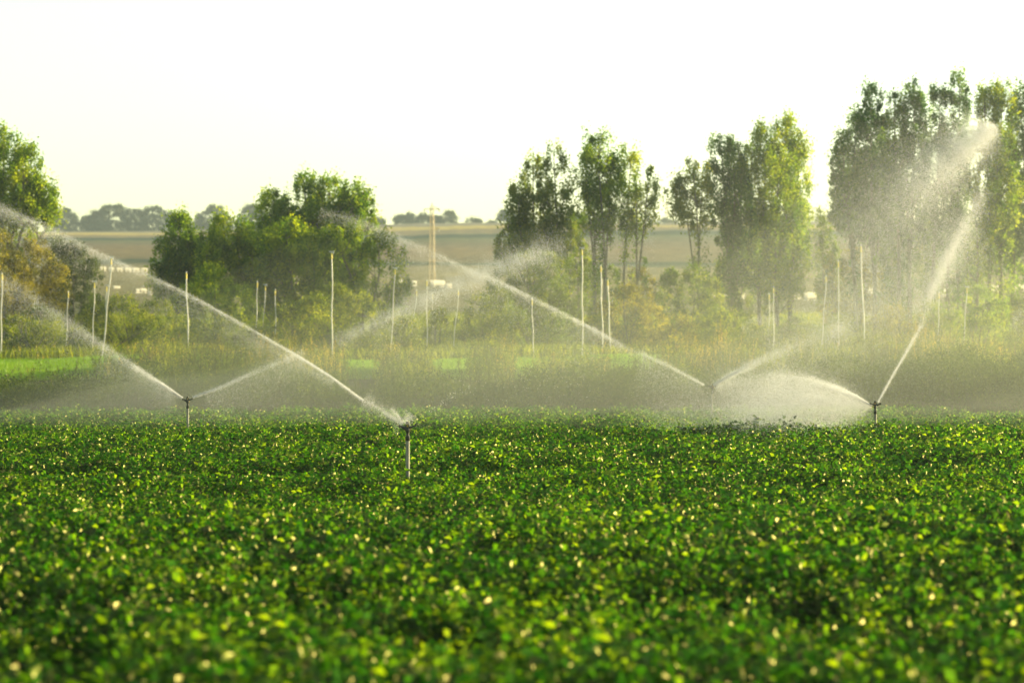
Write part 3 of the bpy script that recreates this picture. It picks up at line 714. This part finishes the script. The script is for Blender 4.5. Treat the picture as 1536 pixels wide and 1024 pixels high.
RS = [ # x top, y top, x bottom, depth, head, bright, label
 (3, 410, 1, 110, 0, 1, 'straight pale pole at the left edge, in front of the grass strip'),
 (37, 432, 40, 128, 0, 0, 'short thin pole second from the left edge, base hidden in bushes'),
 (102, 437, 99, 116, 0, 0, 'thin pole over the right end of the left grass strip, with yellow tip'),
 (142, 422, 138, 112, 1, 0, 'pole with sprinkler head just left of the strongly leaning pole'),
 (160, 428, 156, 122, 1, 0, 'thin pole half hidden behind the strongly leaning pole'),
 (167, 386, 153, 104, 1, 1, 'strongly leaning tall pole crossed at its top by the long left jet'),
 (279, 408, 284, 110, 0, 1, 'bright pole with yellow tip left of the small poplar clump, crossed by the long jet'),
 (386, 422, 383, 118, 0, 0, 'yellow tipped pole, left one of three close together under the big round tree'),
 (398, 427, 392, 130, 1, 0, 'faint thin pole, middle one of three close together under the big round tree'),
 (413, 434, 414, 124, 0, 0, 'pole, right one of three close together under the big round tree'),
 (498, 378, 498, 104, 1, 1, 'tall bright upright pole in front of the big round tree'),
 (592, 402, 586, 110, 1, 0, 'pole with sprinkler head at the right side of the big round tree'),
 (625, 435, 613, 124, 0, 0, 'short leaning pole left of the lattice mast'),
 (640, 420, 641, 118, 0, 0, 'yellow tipped upright pole just left below the lattice mast'),
 (649, 440, 649, 130, 0, 0, 'faint thin pole directly below the lattice mast'),
 (688, 434, 678, 118, 0, 0, 'leaning pole right of the lattice mast where the two jets cross'),
 (798, 447, 801, 106, 0, 0, 'tan pole below the two headed poplar'),
 (873, 372, 874, 103, 1, 1, 'tallest bright white pole in the middle of the photo'),
 (897, 452, 898, 122, 0, 0, 'faint pole between the tallest middle pole and its right neighbour'),
 (901, 398, 905, 108, 0, 1, 'white pole right of the tallest middle pole with yellow tip'),
 (912, 419, 916, 113, 0, 1, 'pale pole closest to the right of the yellow tipped middle pole'),
 (919, 436, 917, 128, 0, 0, 'faint pole touching its brighter neighbour at the right of the middle pole group'),
 (1154, 440, 1153, 118, 0, 0, 'faint left pole of the misty twin pair'),
 (1160, 430, 1161, 112, 0, 0, 'right and brighter pole of the misty twin pair'),
 (1239, 413, 1231, 112, 0, 0, 'misted leaning pole left of the dome of mist'),
 (1258, 391, 1258, 108, 0, 0, 'misted upright pole with yellow tip between a leaning pole and the tall bright pole'),
 (1291, 368, 1299, 103, 0, 1, 'tall bright slightly bent pole in the right part left of the steep jet'),
 (1409, 438, 1406, 112, 0, 0, 'tan pole just right of the steep bright jet'),
 (1450, 430, 1444, 112, 1, 0, 'last pole toward the right edge, left of the bright green bush'),
]
for x0, y0, x1, Y, hd, br, lab in RS: riser(x0, y0, x1, Y, lab, hd, br)

# ------------------------------------------------------------------ raised concrete irrigation troughs
TGp = 'raised pale concrete channel segments'
def trough(x0, x1, yt, hpx, Y, label):
    xc = (x0 + x1) / 2
    for Yq in np.arange(175, 380, 1.0):
        if HOR - (float(ground_z(PX(xc, Yq), Yq)) - CAMZ) * F / Yq < yt + hpx + 2.5: Y = Yq; break
    X0, X1 = PX(x0, Y), PX(x1, Y); zt = PZ(yt, Y); hh = hpx * Y / F
    cx = (X0 + X1) / 2; g_ = float(ground_z(cx, Y)); zb = zt - hh
    root = empty('channel_segment', (cx, Y, min(g_, zb - .1)), label, 'irrigation channel', TGp)
    root.rotation_euler = (0, 0, R(44))
    w = (X1 - X0) / 2 / math.cos(R(44)) * .72; o = zt - root.location.z; t = .09; D = min(max(hh * .9, .4), w * .9)
    # U profile extruded along X, rounded underside
    out_ = [(-D / 2, 0), (-D / 2, -hh * .55), (-D * .34, -hh * .9), (0, -hh), (D * .34, -hh * .9), (D / 2, -hh * .55), (D / 2, 0)]
    inn = [(D / 2 - t, 0), (D / 2 - t, -hh * .5), (D * .25, -hh * .75), (0, -hh * .83), (-D * .25, -hh * .75), (-D / 2 + t, -hh * .5), (-D / 2 + t, 0)]
    prof = out_ + inn; n_ = len(prof)
    vs = [(-w, a_, o + b_) for a_, b_ in prof] + [(w, a_, o + b_) for a_, b_ in prof]
    fs = [(i_, (i_ + 1) % n_, n_ + (i_ + 1) % n_, n_ + i_) for i_ in range(n_)]
    for i_ in range(6):
        fs.append((i_, i_ + 1, n_ - 2 - i_, n_ - 1 - i_)[::-1]); fs.append((n_ + i_, n_ + i_ + 1, 2 * n_ - 2 - i_, 2 * n_ - 1 - i_))
    MB().poly(vs, fs).build('channel', M['concrete'], root, smooth=False)
    for sx in (-w * .7, w * .7):
        lz = o - hh
        if lz > .12: MB().box((sx, 0, lz / 2 - .02), (.22, D * .7, lz - .04), 0).build('pier', M['concrete'], root, smooth=False)
    return root
TR = [(127, 132, 398, 5, 235, 'small sunlit channel piece at the left end of the upper left row'),
 (145, 149, 400, 4, 235, 'tiny channel piece second in the upper left row'), (150, 159, 400, 4.5, 235, 'short channel piece third in the upper left row'),
 (163, 171, 401, 3.8, 236, 'channel piece behind the top of the strongly leaning pole'), (175, 184, 401.5, 3.6, 236, 'channel piece just right of the strongly leaning pole'),
 (187, 197, 402, 3.4, 237, 'channel piece in the upper left row crossed by the long jet'), (199, 209, 402, 3.4, 237, 'channel piece in the upper left row right below the long jet'),
 (212, 221, 402, 3.8, 238, 'next to last channel piece of the upper left row before the poplar clump'), (224, 232, 403, 4, 238, 'last channel piece of the upper left row at the poplar clump'),
 (264, 267, 405, 4, 238, 'tiny channel piece seen through the left poplar of the clump'), (272, 277, 406, 4.5, 238, 'tiny channel piece left of the bright yellow tipped pole'),
 (170, 180, 429, 4, 205, 'left channel piece of the lower left row above the yellow green bush'), (204, 209, 433, 4, 205, 'small middle channel piece of the lower left row'),
 (210, 220, 432.5, 4.5, 205, 'sunlit channel piece left of the brightest one in the lower left row'), (222, 238, 433.5, 6.5, 204, 'brightest and longest channel piece of the lower left row'),
 (594, 603, 419, 5, 212, 'small channel piece between the big round tree and the mast'), (618, 625, 421, 6, 212, 'short bright channel piece left of the mast foot'),
 (645, 668, 420.5, 8, 210, 'long bright channel piece at the foot of the lattice mast'), (669, 678, 425, 5, 210, 'dimmer channel end right of the long piece at the mast foot'),
 (1067, 1072, 438, 4, 200, 'tiny bright channel piece in mist left of the twin poles'), (1082, 1091, 438.5, 5, 200, 'dull channel piece in mist below the dark shoulder poplar'),
 (1111, 1117, 440, 6, 200, 'small channel piece in mist just left of the twin poles'),
 (1183, 1202, 440.5, 9, 195, 'large bright channel piece right of the twin poles, left one of two'), (1204, 1227, 438.5, 9.5, 196, 'large bright channel piece right of the twin poles, right one of two'),
 (1300, 1322, 433, 8, 200, 'misty channel piece right of the tall bright right pole'), (1335, 1372, 433, 7, 200, 'misty channel piece left of the steep jet'),
 (1411, 1422, 432, 12, 200, 'channel piece between the steep jet and a dark trunk'), (1432, 1444, 429, 18, 199, 'square bright channel end left of the last pole'),
 (1451, 1466, 428, 9, 199, 'channel piece right of the last pole between trunks'), (1478, 1504, 428, 9, 199, 'channel piece behind the trunks above the bright green bush'),
 (1512, 1545, 427, 8, 198, 'channel piece at the right edge of the photo')]
for t_ in TR: trough(*t_[:5], t_[5])

# ------------------------------------------------------------------ lattice masts
def mast(x, ytop, Y, label, scale=1.0):
    X = PX(x, Y); g_ = float(ground_z(X, Y)); H = PZ(ytop, Y) - g_
    root = empty('lattice_mast', (X, Y, g_), label, 'power mast', 'lattice power masts')
    root.rotation_euler = (0, 0, R(18))
    m = MB(); wb, wt = .30 * scale, .17 * scale
    corners = [(-1, -1), (1, -1), (1, 1), (-1, 1)]
    def at(c, z): w_ = wb + (wt - wb) * z / H; return (c[0] * w_, c[1] * w_, z)
    for c in corners: m.tube([at(c, -.1), at(c, H)], .022 * scale, 4)
    nseg = 12
    for s_ in range(nseg):
        z0, z1 = H * s_ / nseg, H * (s_ + 1) / nseg
        for q in range(4):
            c0, c1 = corners[q], corners[(q + 1) % 4]
            m.tube([at(c0, z0), at(c1, z1)], .012 * scale, 4); m.tube([at(c1, z0), at(c0, z1)], .012 * scale, 4)
            m.tube([at(c0, z1), at(c1, z1)], .012 * scale, 4)
    m.build('tower', M['steel'], root, smooth=False)
    for zz, wl in ((H - .35 * scale, .95 * scale), (H - 2.6 * scale, .85 * scale)):
        a_ = MB()
        a_.tube([(-wl if zz > H - 1 else -.2, 0, zz), (wl, 0, zz)], .05 * scale, 4); a_.tube([(.2 * scale, 0, zz + .3 * scale), (wl, 0, zz)], .03 * scale, 4)
        arm = a_.build('crossarm', M['steel'], root, smooth=False)
        for sx in ([-wl * .95, wl * .95] if zz > H - 1 else [wl * .95]):
            i_ = MB(); i_.tube([(sx, 0, zz), (sx, 0, zz - .1 * scale), (sx, 0, zz - .2 * scale), (sx, 0, zz - .34 * scale)], [.04, .09 * scale, .07 * scale, .04], 8)
            i_.build('insulator', M['ceramic'], arm)
    tp = MB(); tp.tube([(0, 0, H), (0, 0, H + .35 * scale)], .05 * scale, 6); tp.build('top_spike', M['steel'], root)
    return root
mast(648, 309, 262, 'slender steel lattice power mast rising behind the long channel piece')
mast(1000, 303, 1010, 'tiny faint distant mast above the crest in the sky gap', 2.2)

# ------------------------------------------------------------------ water: every jet is a cloud of real drops
def drops(C, r, rg):
    n = len(C)
    t = np.array([[1, 1, 1], [1, -1, -1], [-1, 1, -1], [-1, -1, 1]]) / math.sqrt(3)
    # random rotation through random orthonormal frames
    a = unit(rg.normal(size=(n, 3))); b = unit(np.cross(a, unit(rg.normal(size=(n, 3))))); c = np.cross(a, b)
    v = C[:, None, :] + (t[None, :, 0:1] * a[:, None, :] + t[None, :, 1:2] * b[:, None, :] + t[None, :, 2:3] * c[:, None, :]) * r[:, None, None] * 1.25
    i = np.arange(n)[:, None] * 4
    f = np.concatenate([i + np.array([[0, 1, 2]]), i + np.array([[0, 3, 1]]), i + np.array([[0, 2, 3]]), i + np.array([[1, 3, 2]])])
    return v.reshape(-1, 3), f
def jet(label, Y, pieces, seed, name='water_jet', cat='water jet'):
    """pieces: dict(path=[(x,y)...], w=[half widths], dY=(start,end) depth offsets, n, r=(min,max), fall=px scale of drops falling, drift=px sideways per px fallen, dens=[weights])"""
    rg = np.random.default_rng(seed); Cs = []; rs = []
    for p in pieces:
        pth = np.array(p['path'], float); n = int(p['n'])
        k = len(pth); tt = np.linspace(0, 1, k)
        d = np.array(p.get('dens', [1] * k), float)
        fine = np.linspace(0, 1, 400); cdf = np.cumsum(np.interp(fine, tt, d)); cdf /= cdf[-1]
        cdf = np.cumsum(np.interp(fine, tt, d) * (.72 + .56 * vnoise(fine * 400, seed + 1, 3.0)) * (.8 + .4 * vnoise(fine * 400, seed + 2, 17.0))); cdf /= cdf[-1]
        u = np.interp(rg.random(n), cdf, fine)
        # smooth path (Catmull like via interpolation of a refined polyline)
        x = np.interp(u, tt, pth[:, 0]); y = np.interp(u, tt, pth[:, 1])
        e = .02
        dx = np.interp(np.clip(u + e, 0, 1), tt, pth[:, 0]) - np.interp(np.clip(u - e, 0, 1), tt, pth[:, 0])
        dy = np.interp(np.clip(u + e, 0, 1), tt, pth[:, 1]) - np.interp(np.clip(u - e, 0, 1), tt, pth[:, 1])
        l = np.hypot(dx, dy) + 1e-9
        w = np.interp(u, np.linspace(0, 1, len(p['w'])), p['w']) * (.75 + .55 * vnoise(u * 400, seed + 5, 9.0)) * np.where(rg.random(n) < .22, 1.9, .9)
        g1 = rg.normal(size=n) * w; g2 = rg.normal(size=n) * w
        if p.get('skew'):   # sharp upper edge, soft lower edge
            g1 = np.abs(g1) * np.where(rg.random(n) < .8, 1, -.35)
            sgn = np.where(dx > 0, 1, -1)
            x = x - g1 * dy / l * sgn; y = y + g1 * np.abs(dx) / l
        else:
            x = x - g1 * dy / l; y = y + g1 * dx / l
        fl = p.get('fall', 0)
        if fl:
            fs = np.interp(u, np.linspace(0, 1, len(p['fallp'])), p['fallp']) if 'fallp' in p else 1.0
            fd = rg.exponential(fl, n) * fs
            y = y + fd; x = x + p.get('drift', 0) * fd + rg.normal(size=n) * fd * .35
            if 'ymax' in p:
                bad = y > p['ymax']; y[bad] = p['ymax'] - rg.random(bad.sum()) * (p['ymax'] - 560) * .6
        dY = p.get('dY', (0, 0)); Yd = Y + dY[0] + (dY[1] - dY[0]) * u + g2 * Y / F * p.get('thick', 1.5)
        # streaky grouping: slow pulses along the jet
        s_ = Y / F
        X = (x - 768) * s_; Z = CAMZ + (HOR - y) * s_
        Cs.append(np.stack([X, Yd, Z], 1)); rs.append(rg.uniform(*p['r'], n) * rg.uniform(.6, 1.2, n))
    C = np.concatenate(Cs); r = np.concatenate(rs)
    ok = C[:, 2] > .25; C = C[ok]; r = r[ok]
    org = C[0].copy()
    v, f = drops(C, r, rg)
    o = np_obj(name, v, f, M['water'], origin=org)
    return tag(o, label, cat, 'water jets thrown by the sprinklers')

jet('long white jet from the nearest sprinkler arching up to the left edge', 34.1, [
    dict(path=[(606, 636), (585, 622), (560, 607), (545, 600)], w=[2, 5, 7, 6], n=5500, r=(.001, .0025)),
    dict(path=[(604, 635), (575, 616), (540, 597)], w=[1.2, 1.8, 1.6], n=2600, r=(.0012, .0025)),
    dict(path=[(545, 600), (495, 563), (450, 535), (375, 492), (300, 450), (225, 413), (150, 380), (75, 342), (0, 310), (-60, 285)], w=[1.2, 1.6, 2.2, 2.8, 3.4, 4.5, 6, 8, 10, 12], n=46000, r=(.0015, .003), skew=1, dens=[2.2, 1.7, 1.3, 1.1, 1, 1.1, 1.3, 1.6, 1.9, 2]),
    dict(path=[(500, 570), (375, 498), (225, 418), (75, 348), (-60, 292)], w=[3, 7, 12, 18, 24], n=70000, r=(.0008, .0018), fall=18, fallp=[.2, .6, 1, 1.8, 2.2], skew=1)], 501)
jet('short forked splash and mist puff right at the head of the nearest sprinkler', 34.1, [
    dict(path=[(603, 633), (596, 622), (586, 612)], w=[.8, 1.6, 3], n=1800, r=(.001, .0025)),
    dict(path=[(603, 636), (592, 629), (572, 619)], w=[1, 2, 3], n=2400, r=(.001, .0025)),
    dict(path=[(607, 634), (612, 627), (617, 620)], w=[3, 5, 7], n=3800, r=(.0008, .002)),
    dict(path=[(598, 640), (590, 642), (600, 645)], w=[3, 6, 6], n=700, r=(.0008, .002))], 502, 'water_splash', 'water splash')
jet('sparse arc of single drops flying right of the nearest sprinkler over the crop', 36, [
    dict(path=[(645, 618), (670, 598), (705, 580)], w=[2, 3, 4], n=90, r=(.003, .006)),
    dict(path=[(705, 580), (760, 562), (820, 560), (880, 570)], w=[5, 10, 16, 20], n=320, r=(.002, .006), fall=14)], 503, 'water_drops', 'water drops')
jet('faint widening jet from the left sprinkler to the left edge', 55, [
    dict(path=[(274, 596), (240, 573), (200, 547), (150, 513), (100, 478), (50, 444), (0, 412), (-60, 380)], w=[.8, 3, 5, 8, 11, 14, 17, 20], n=46000, r=(.002, .0045), skew=1, dens=[3.2, 2.2, 1.6, 1.2, 1.1, 1, 1, 1]),
    dict(path=[(262, 590), (150, 518), (0, 415)], w=[4, 12, 20], n=60000, r=(.0013, .0028), fall=34, fallp=[.25, 1, 1.6], skew=1)], 504)
jet('short bright jet from the left sprinkler rising to the right', 55, [
    dict(path=[(289, 596), (330, 581), (380, 559), (430, 539), (457, 527)], w=[.8, 1.6, 2.6, 3.5, 3.6], n=12500, r=(.0022, .0045), dens=[1.6, 1.6, 1.2, 1, .2]),
    dict(path=[(310, 590), (380, 562), (450, 534)], w=[3, 6, 8], n=6500, r=(.0025, .0055), fall=22, skew=1)], 505)
jet('soft jet in the middle rising to the right past the leaning poles', 60, [
    dict(path=[(505, 512), (560, 485), (620, 456), (680, 428), (740, 404), (800, 384), (850, 368)], w=[6, 7, 8, 8, 9, 11, 12], n=75000, r=(.0022, .0048), dens=[.3, .7, 1, 1.1, 1.3, 1.2, .1]),
    dict(path=[(560, 490), (680, 435), (860, 370), (980, 345)], w=[6, 12, 20, 24], n=13000, r=(.003, .006), fall=24)], 506)
jet('short bright jet from the misted far sprinkler rising to the left', 67, [
    dict(path=[(1056, 577), (1035, 566), (1005, 550), (970, 534), (955, 527)], w=[.9, 1.5, 2, 2.2, 3], n=8000, r=(.0025, .0045), dens=[1, 1, 1, .8, .1]),
    dict(path=[(1050, 575), (1000, 550), (960, 540)], w=[3, 8, 14], n=9000, r=(.003, .006), fall=26)], 507)
jet('long soft jet in the middle descending from upper left to the misted far sprinkler', 67, [
    dict(path=[(985, 546), (935, 518), (900, 498), (860, 477), (800, 447), (750, 422), (700, 402), (640, 374), (585, 350), (540, 330), (480, 315)], w=[8, 5, 4, 4, 4.5, 5, 6, 8, 9, 9, 9], n=38000, r=(.0025, .005), skew=1, dens=[.03, .4, 1, 1.1, 1.1, 1.1, 1, .9, .8, .6, .5]),
    dict(path=[(900, 505), (750, 430), (585, 355)], w=[8, 12, 20], n=14000, r=(.003, .006), fall=26, skew=1)], 508)
jet('veil of spray from the misted far sprinkler rising to the right', 67, [
    dict(path=[(1070, 578), (1100, 561), (1140, 541), (1200, 515), (1260, 490), (1330, 455), (1400, 425)], w=[.8, 2.2, 4, 7, 11, 16, 20], n=26000, r=(.0035, .0065), dens=[3, 2.2, 1.4, 1, .9, .8, .6]),
    dict(path=[(1074, 578), (1110, 567), (1150, 562), (1180, 565)], w=[.8, 3, 5, 8], n=9000, r=(.003, .006), fall=14, fallp=[.2, 1, 1, 1])], 509)
jet('steep bright jet from the right sprinkler shooting up to the right', 50.2, [
    dict(path=[(1317, 603), (1335, 570), (1360, 527), (1382, 488)], w=[.7, 1.0, 1.5, 2.0], n=12500, r=(.002, .0036), dens=[1, 1, 1, .5]),
    dict(path=[(1380, 492), (1386, 475), (1396, 446)], w=[2.5, 4, 5], n=2200, r=(.0015, .003)),
    dict(path=[(1392, 452), (1402, 425), (1420, 390), (1440, 352), (1460, 315), (1476, 284)], w=[3.5, 4, 5, 6, 7.5, 7], n=30000, r=(.002, .004), dens=[.15, .9, 1.2, 1.1, 1, .4]),
    dict(path=[(1396, 446), (1415, 405), (1440, 365), (1474, 300)], w=[5, 8, 12, 12], n=14000, r=(.0025, .005), fall=14, drift=-.8)], 510)
jet('high drifting plume of fine spray before the right hand poplars', 50.2, [
    dict(path=[(1492, 190), (1470, 208), (1440, 234), (1400, 268), (1350, 312)], w=[6, 10, 14, 20, 28], n=60000, r=(.0018, .0042), dens=[1.0, 1.3, 1.2, .9, .5]),
    dict(path=[(1478, 190), (1450, 215), (1410, 250), (1360, 300), (1300, 360), (1230, 420)], w=[14, 20, 28, 40, 52, 60], n=240000, r=(.0015, .0038), dens=[.4, .7, .9, 1, .8, .4]),
    dict(path=[(1455, 330), (1400, 380), (1330, 420), (1240, 460), (1150, 500)], w=[24, 38, 48, 56, 60], n=190000, r=(.0018, .0038), fall=26)], 511, 'spray_plume', 'water spray')
jet('dense white dome of spray falling left of the right sprinkler', 50.2, [
    dict(path=[(1200, 585), (1130, 580), (1070, 592), (1010, 615), (960, 635)], w=[20, 26, 28, 26, 20], n=60000, r=(.0018, .004), fall=30, ymax=672, dens=[.8, 1.1, .9, .45, .05], thick=3),
    dict(path=[(1308, 608), (1285, 594), (1255, 580), (1220, 568), (1185, 562), (1150, 562)], w=[.8, 2.5, 5, 8, 11, 14], n=22000, r=(.0028, .005), skew=1, dens=[1.6, 1.8, 1.5, 1.0, .7, .4]),
    dict(path=[(1306, 609), (1270, 598), (1230, 585), (1185, 580), (1140, 585), (1090, 598)], w=[.8, 7, 12, 18, 24, 32], n=190000, r=(.002, .0045), fall=32, fallp=[.05, .4, .9, 1.2, 1.3, 1.2], ymax=672, dens=[.06, .6, 1.3, 1.4, 1.2, .7], thick=4)], 512, 'spray_dome', 'water spray')
jet('small faint fan of spray low in the distance left of the twin poles', 125, [
    dict(path=[(1112, 486), (1130, 476), (1150, 473), (1165, 478)], w=[1, 3, 4, 5], n=2200, r=(.006, .010), fall=8),
    dict(path=[(1112, 492), (1125, 500), (1135, 508)], w=[2, 4, 5], n=400, r=(.007, .012))], 513)
jet('small faint dome of spray in the distance behind the misted upright pole', 120, [
    dict(path=[(1245, 500), (1254, 486), (1264, 484), (1274, 500)], w=[3, 5, 5, 5], n=2600, r=(.006, .010), fall=16)], 514)
jet('small pale arc of spray at the right edge beside the bright green bush', 118, [
    dict(path=[(1520, 478), (1528, 466), (1545, 461), (1570, 470)], w=[2, 4, 6, 6], n=3000, r=(.006, .010), fall=20)], 515)

# ------------------------------------------------------------------ mist (low drifting spray) and haze
def vol_mat(name, dens, col, aniso):
    m, nt, out = newmat(name)
    p = nt.nodes.new('ShaderNodeVolumePrincipled')
    p.inputs['Color'].default_value = (*col, 1); p.inputs['Density'].default_value = dens; p.inputs['Anisotropy'].default_value = aniso
    nt.links.new(p.outputs[0], out.inputs['Volume'])
    return m
def mist(label, x0, x1, y0, y1, hf, dens, seed, name='mist', zb=.2):
    """closed lens of drifting spray: flat base, domed lumpy top thinning to nothing at its rim"""
    nx_, ny_ = 90, 30
    xs_ = np.linspace(x0, x1, nx_); ys_ = np.linspace(y0, y1, ny_)
    X_, Y_ = np.meshgrid(xs_, ys_)
    u = (X_ - x0) / (x1 - x0) * 2 - 1; w = (Y_ - y0) / (y1 - y0) * 2 - 1
    q_ = (w + 1) / 2; e = np.minimum(np.clip(q_ / .14, 0, 1) ** .6, np.clip((1 - q_) / .86, 0, 1)) * np.clip(1 - u ** 2, 0, 1) ** 1.3
    H = hf(X_) * e * (1 + .42 * np.sin(X_ * .45 + seed + .8 * np.sin(Y_ * .3)) * np.sin(Y_ * .35 + X_ * .13 + 1.3 * seed)) + .02
    top = np.stack([X_, Y_, zb + H], -1).reshape(-1, 3); bot = np.stack([X_, Y_, np.full_like(X_, zb)], -1).reshape(-1, 3)
    i_ = (np.arange(ny_ - 1)[:, None] * nx_ + np.arange(nx_ - 1)[None]).ravel(); n_ = nx_ * ny_
    q = np.stack([i_, i_ + 1, i_ + nx_ + 1, i_ + nx_], 1)
    rim = np.concatenate([np.arange(nx_), np.arange(1, ny_) * nx_ + nx_ - 1, (ny_ - 1) * nx_ + np.arange(nx_ - 1)[::-1], np.arange(1, ny_ - 1)[::-1] * nx_])
    r2 = np.roll(rim, -1)
    f_ = np.concatenate([q, (q + n_)[:, ::-1], np.stack([rim + n_, r2 + n_, r2, rim], 1)])
    o = np_obj(name, np.concatenate([top, bot]), f_, vol_mat(name, dens, (.90, .94, .78), .35))
    return tag(o, label, 'mist', kind='stuff')
mist('low grey mist of drifting spray over the far part of the crop', -60, 62, 51, 80, lambda X: 3.0 + 1.5 * np.sin(X * .21 + 2) + .9 * np.sin(X * .47), .0024, 1)
mist('tall bank of drifting spray mist in the right half beyond the crop', -16, 42, 54, 99, lambda X: 7.6 + 0 * X, .0062, 2, zb=.6)

hz_ = MB(); hz_.box((0, 680, 39.5), (1440, 1520, 81))
h_ = hz_.build('haze', vol_mat('haze', .00030, (.64, .75, .76), .4), smooth=False)
tag(h_, 'pale haze in the air', 'haze', kind='stuff')

# ------------------------------------------------------------------ light, sky, camera
EL, AZ = R(13), R(66)
sd = Vector((math.sin(AZ) * math.cos(EL), math.cos(AZ) * math.cos(EL), math.sin(EL)))
sl = bpy.data.lights.new('sun', 'SUN'); sl.energy = 5; sl.angle = R(.5); sl.color = (1, .88, .53)
so = bpy.data.objects.new('sun', sl); COL.objects.link(so); so.rotation_euler = sd.to_track_quat('Z', 'Y').to_euler()
W = bpy.data.worlds.new('World'); S.world = W; W.use_nodes = True
nt = W.node_tree
bg = nt.nodes['Background'] if 'Background' in nt.nodes else nt.nodes.new('ShaderNodeBackground')
sk = nt.nodes.new('ShaderNodeTexSky'); sk.sky_type = 'NISHITA'; sk.sun_disc = False
sk.sun_elevation = EL; sk.sun_rotation = AZ; sk.dust_density = 1.05; sk.air_density = 1.0; sk.ozone_density = 1.0
wb = nt.nodes.new('ShaderNodeVectorMath'); wb.operation = 'MULTIPLY'; wb.inputs[1].default_value = (1.0, .955, .72)
nt.links.new(sk.outputs[0], wb.inputs[0]); nt.links.new(wb.outputs[0], bg.inputs[0]); bg.inputs[1].default_value = .15
cam = bpy.data.cameras.new('camera'); co = bpy.data.objects.new('camera', cam); COL.objects.link(co)
co.location = (0, 0, CAMZ); co.rotation_euler = (R(90), 0, 0)
cam.lens = 80; cam.sensor_width = 36; cam.shift_y = (HOR - 512) / 1536
cam.clip_start = .3; cam.clip_end = 6000
cam.dof.use_dof = True; cam.dof.focus_distance = 46; cam.dof.aperture_fstop = 1.45
S.camera = co
S.view_settings.view_transform = 'Standard'; S.view_settings.look = 'None'; S.view_settings.gamma = 1
S.view_settings.exposure = 1.4
S.render.engine = 'CYCLES'
S.cycles.use_denoising = True
S.cycles.max_bounces = 6; S.cycles.transparent_max_bounces = 24; S.cycles.volume_bounces = 0
S.cycles.transmission_bounces = 4; S.cycles.diffuse_bounces = 3; S.cycles.glossy_bounces = 2
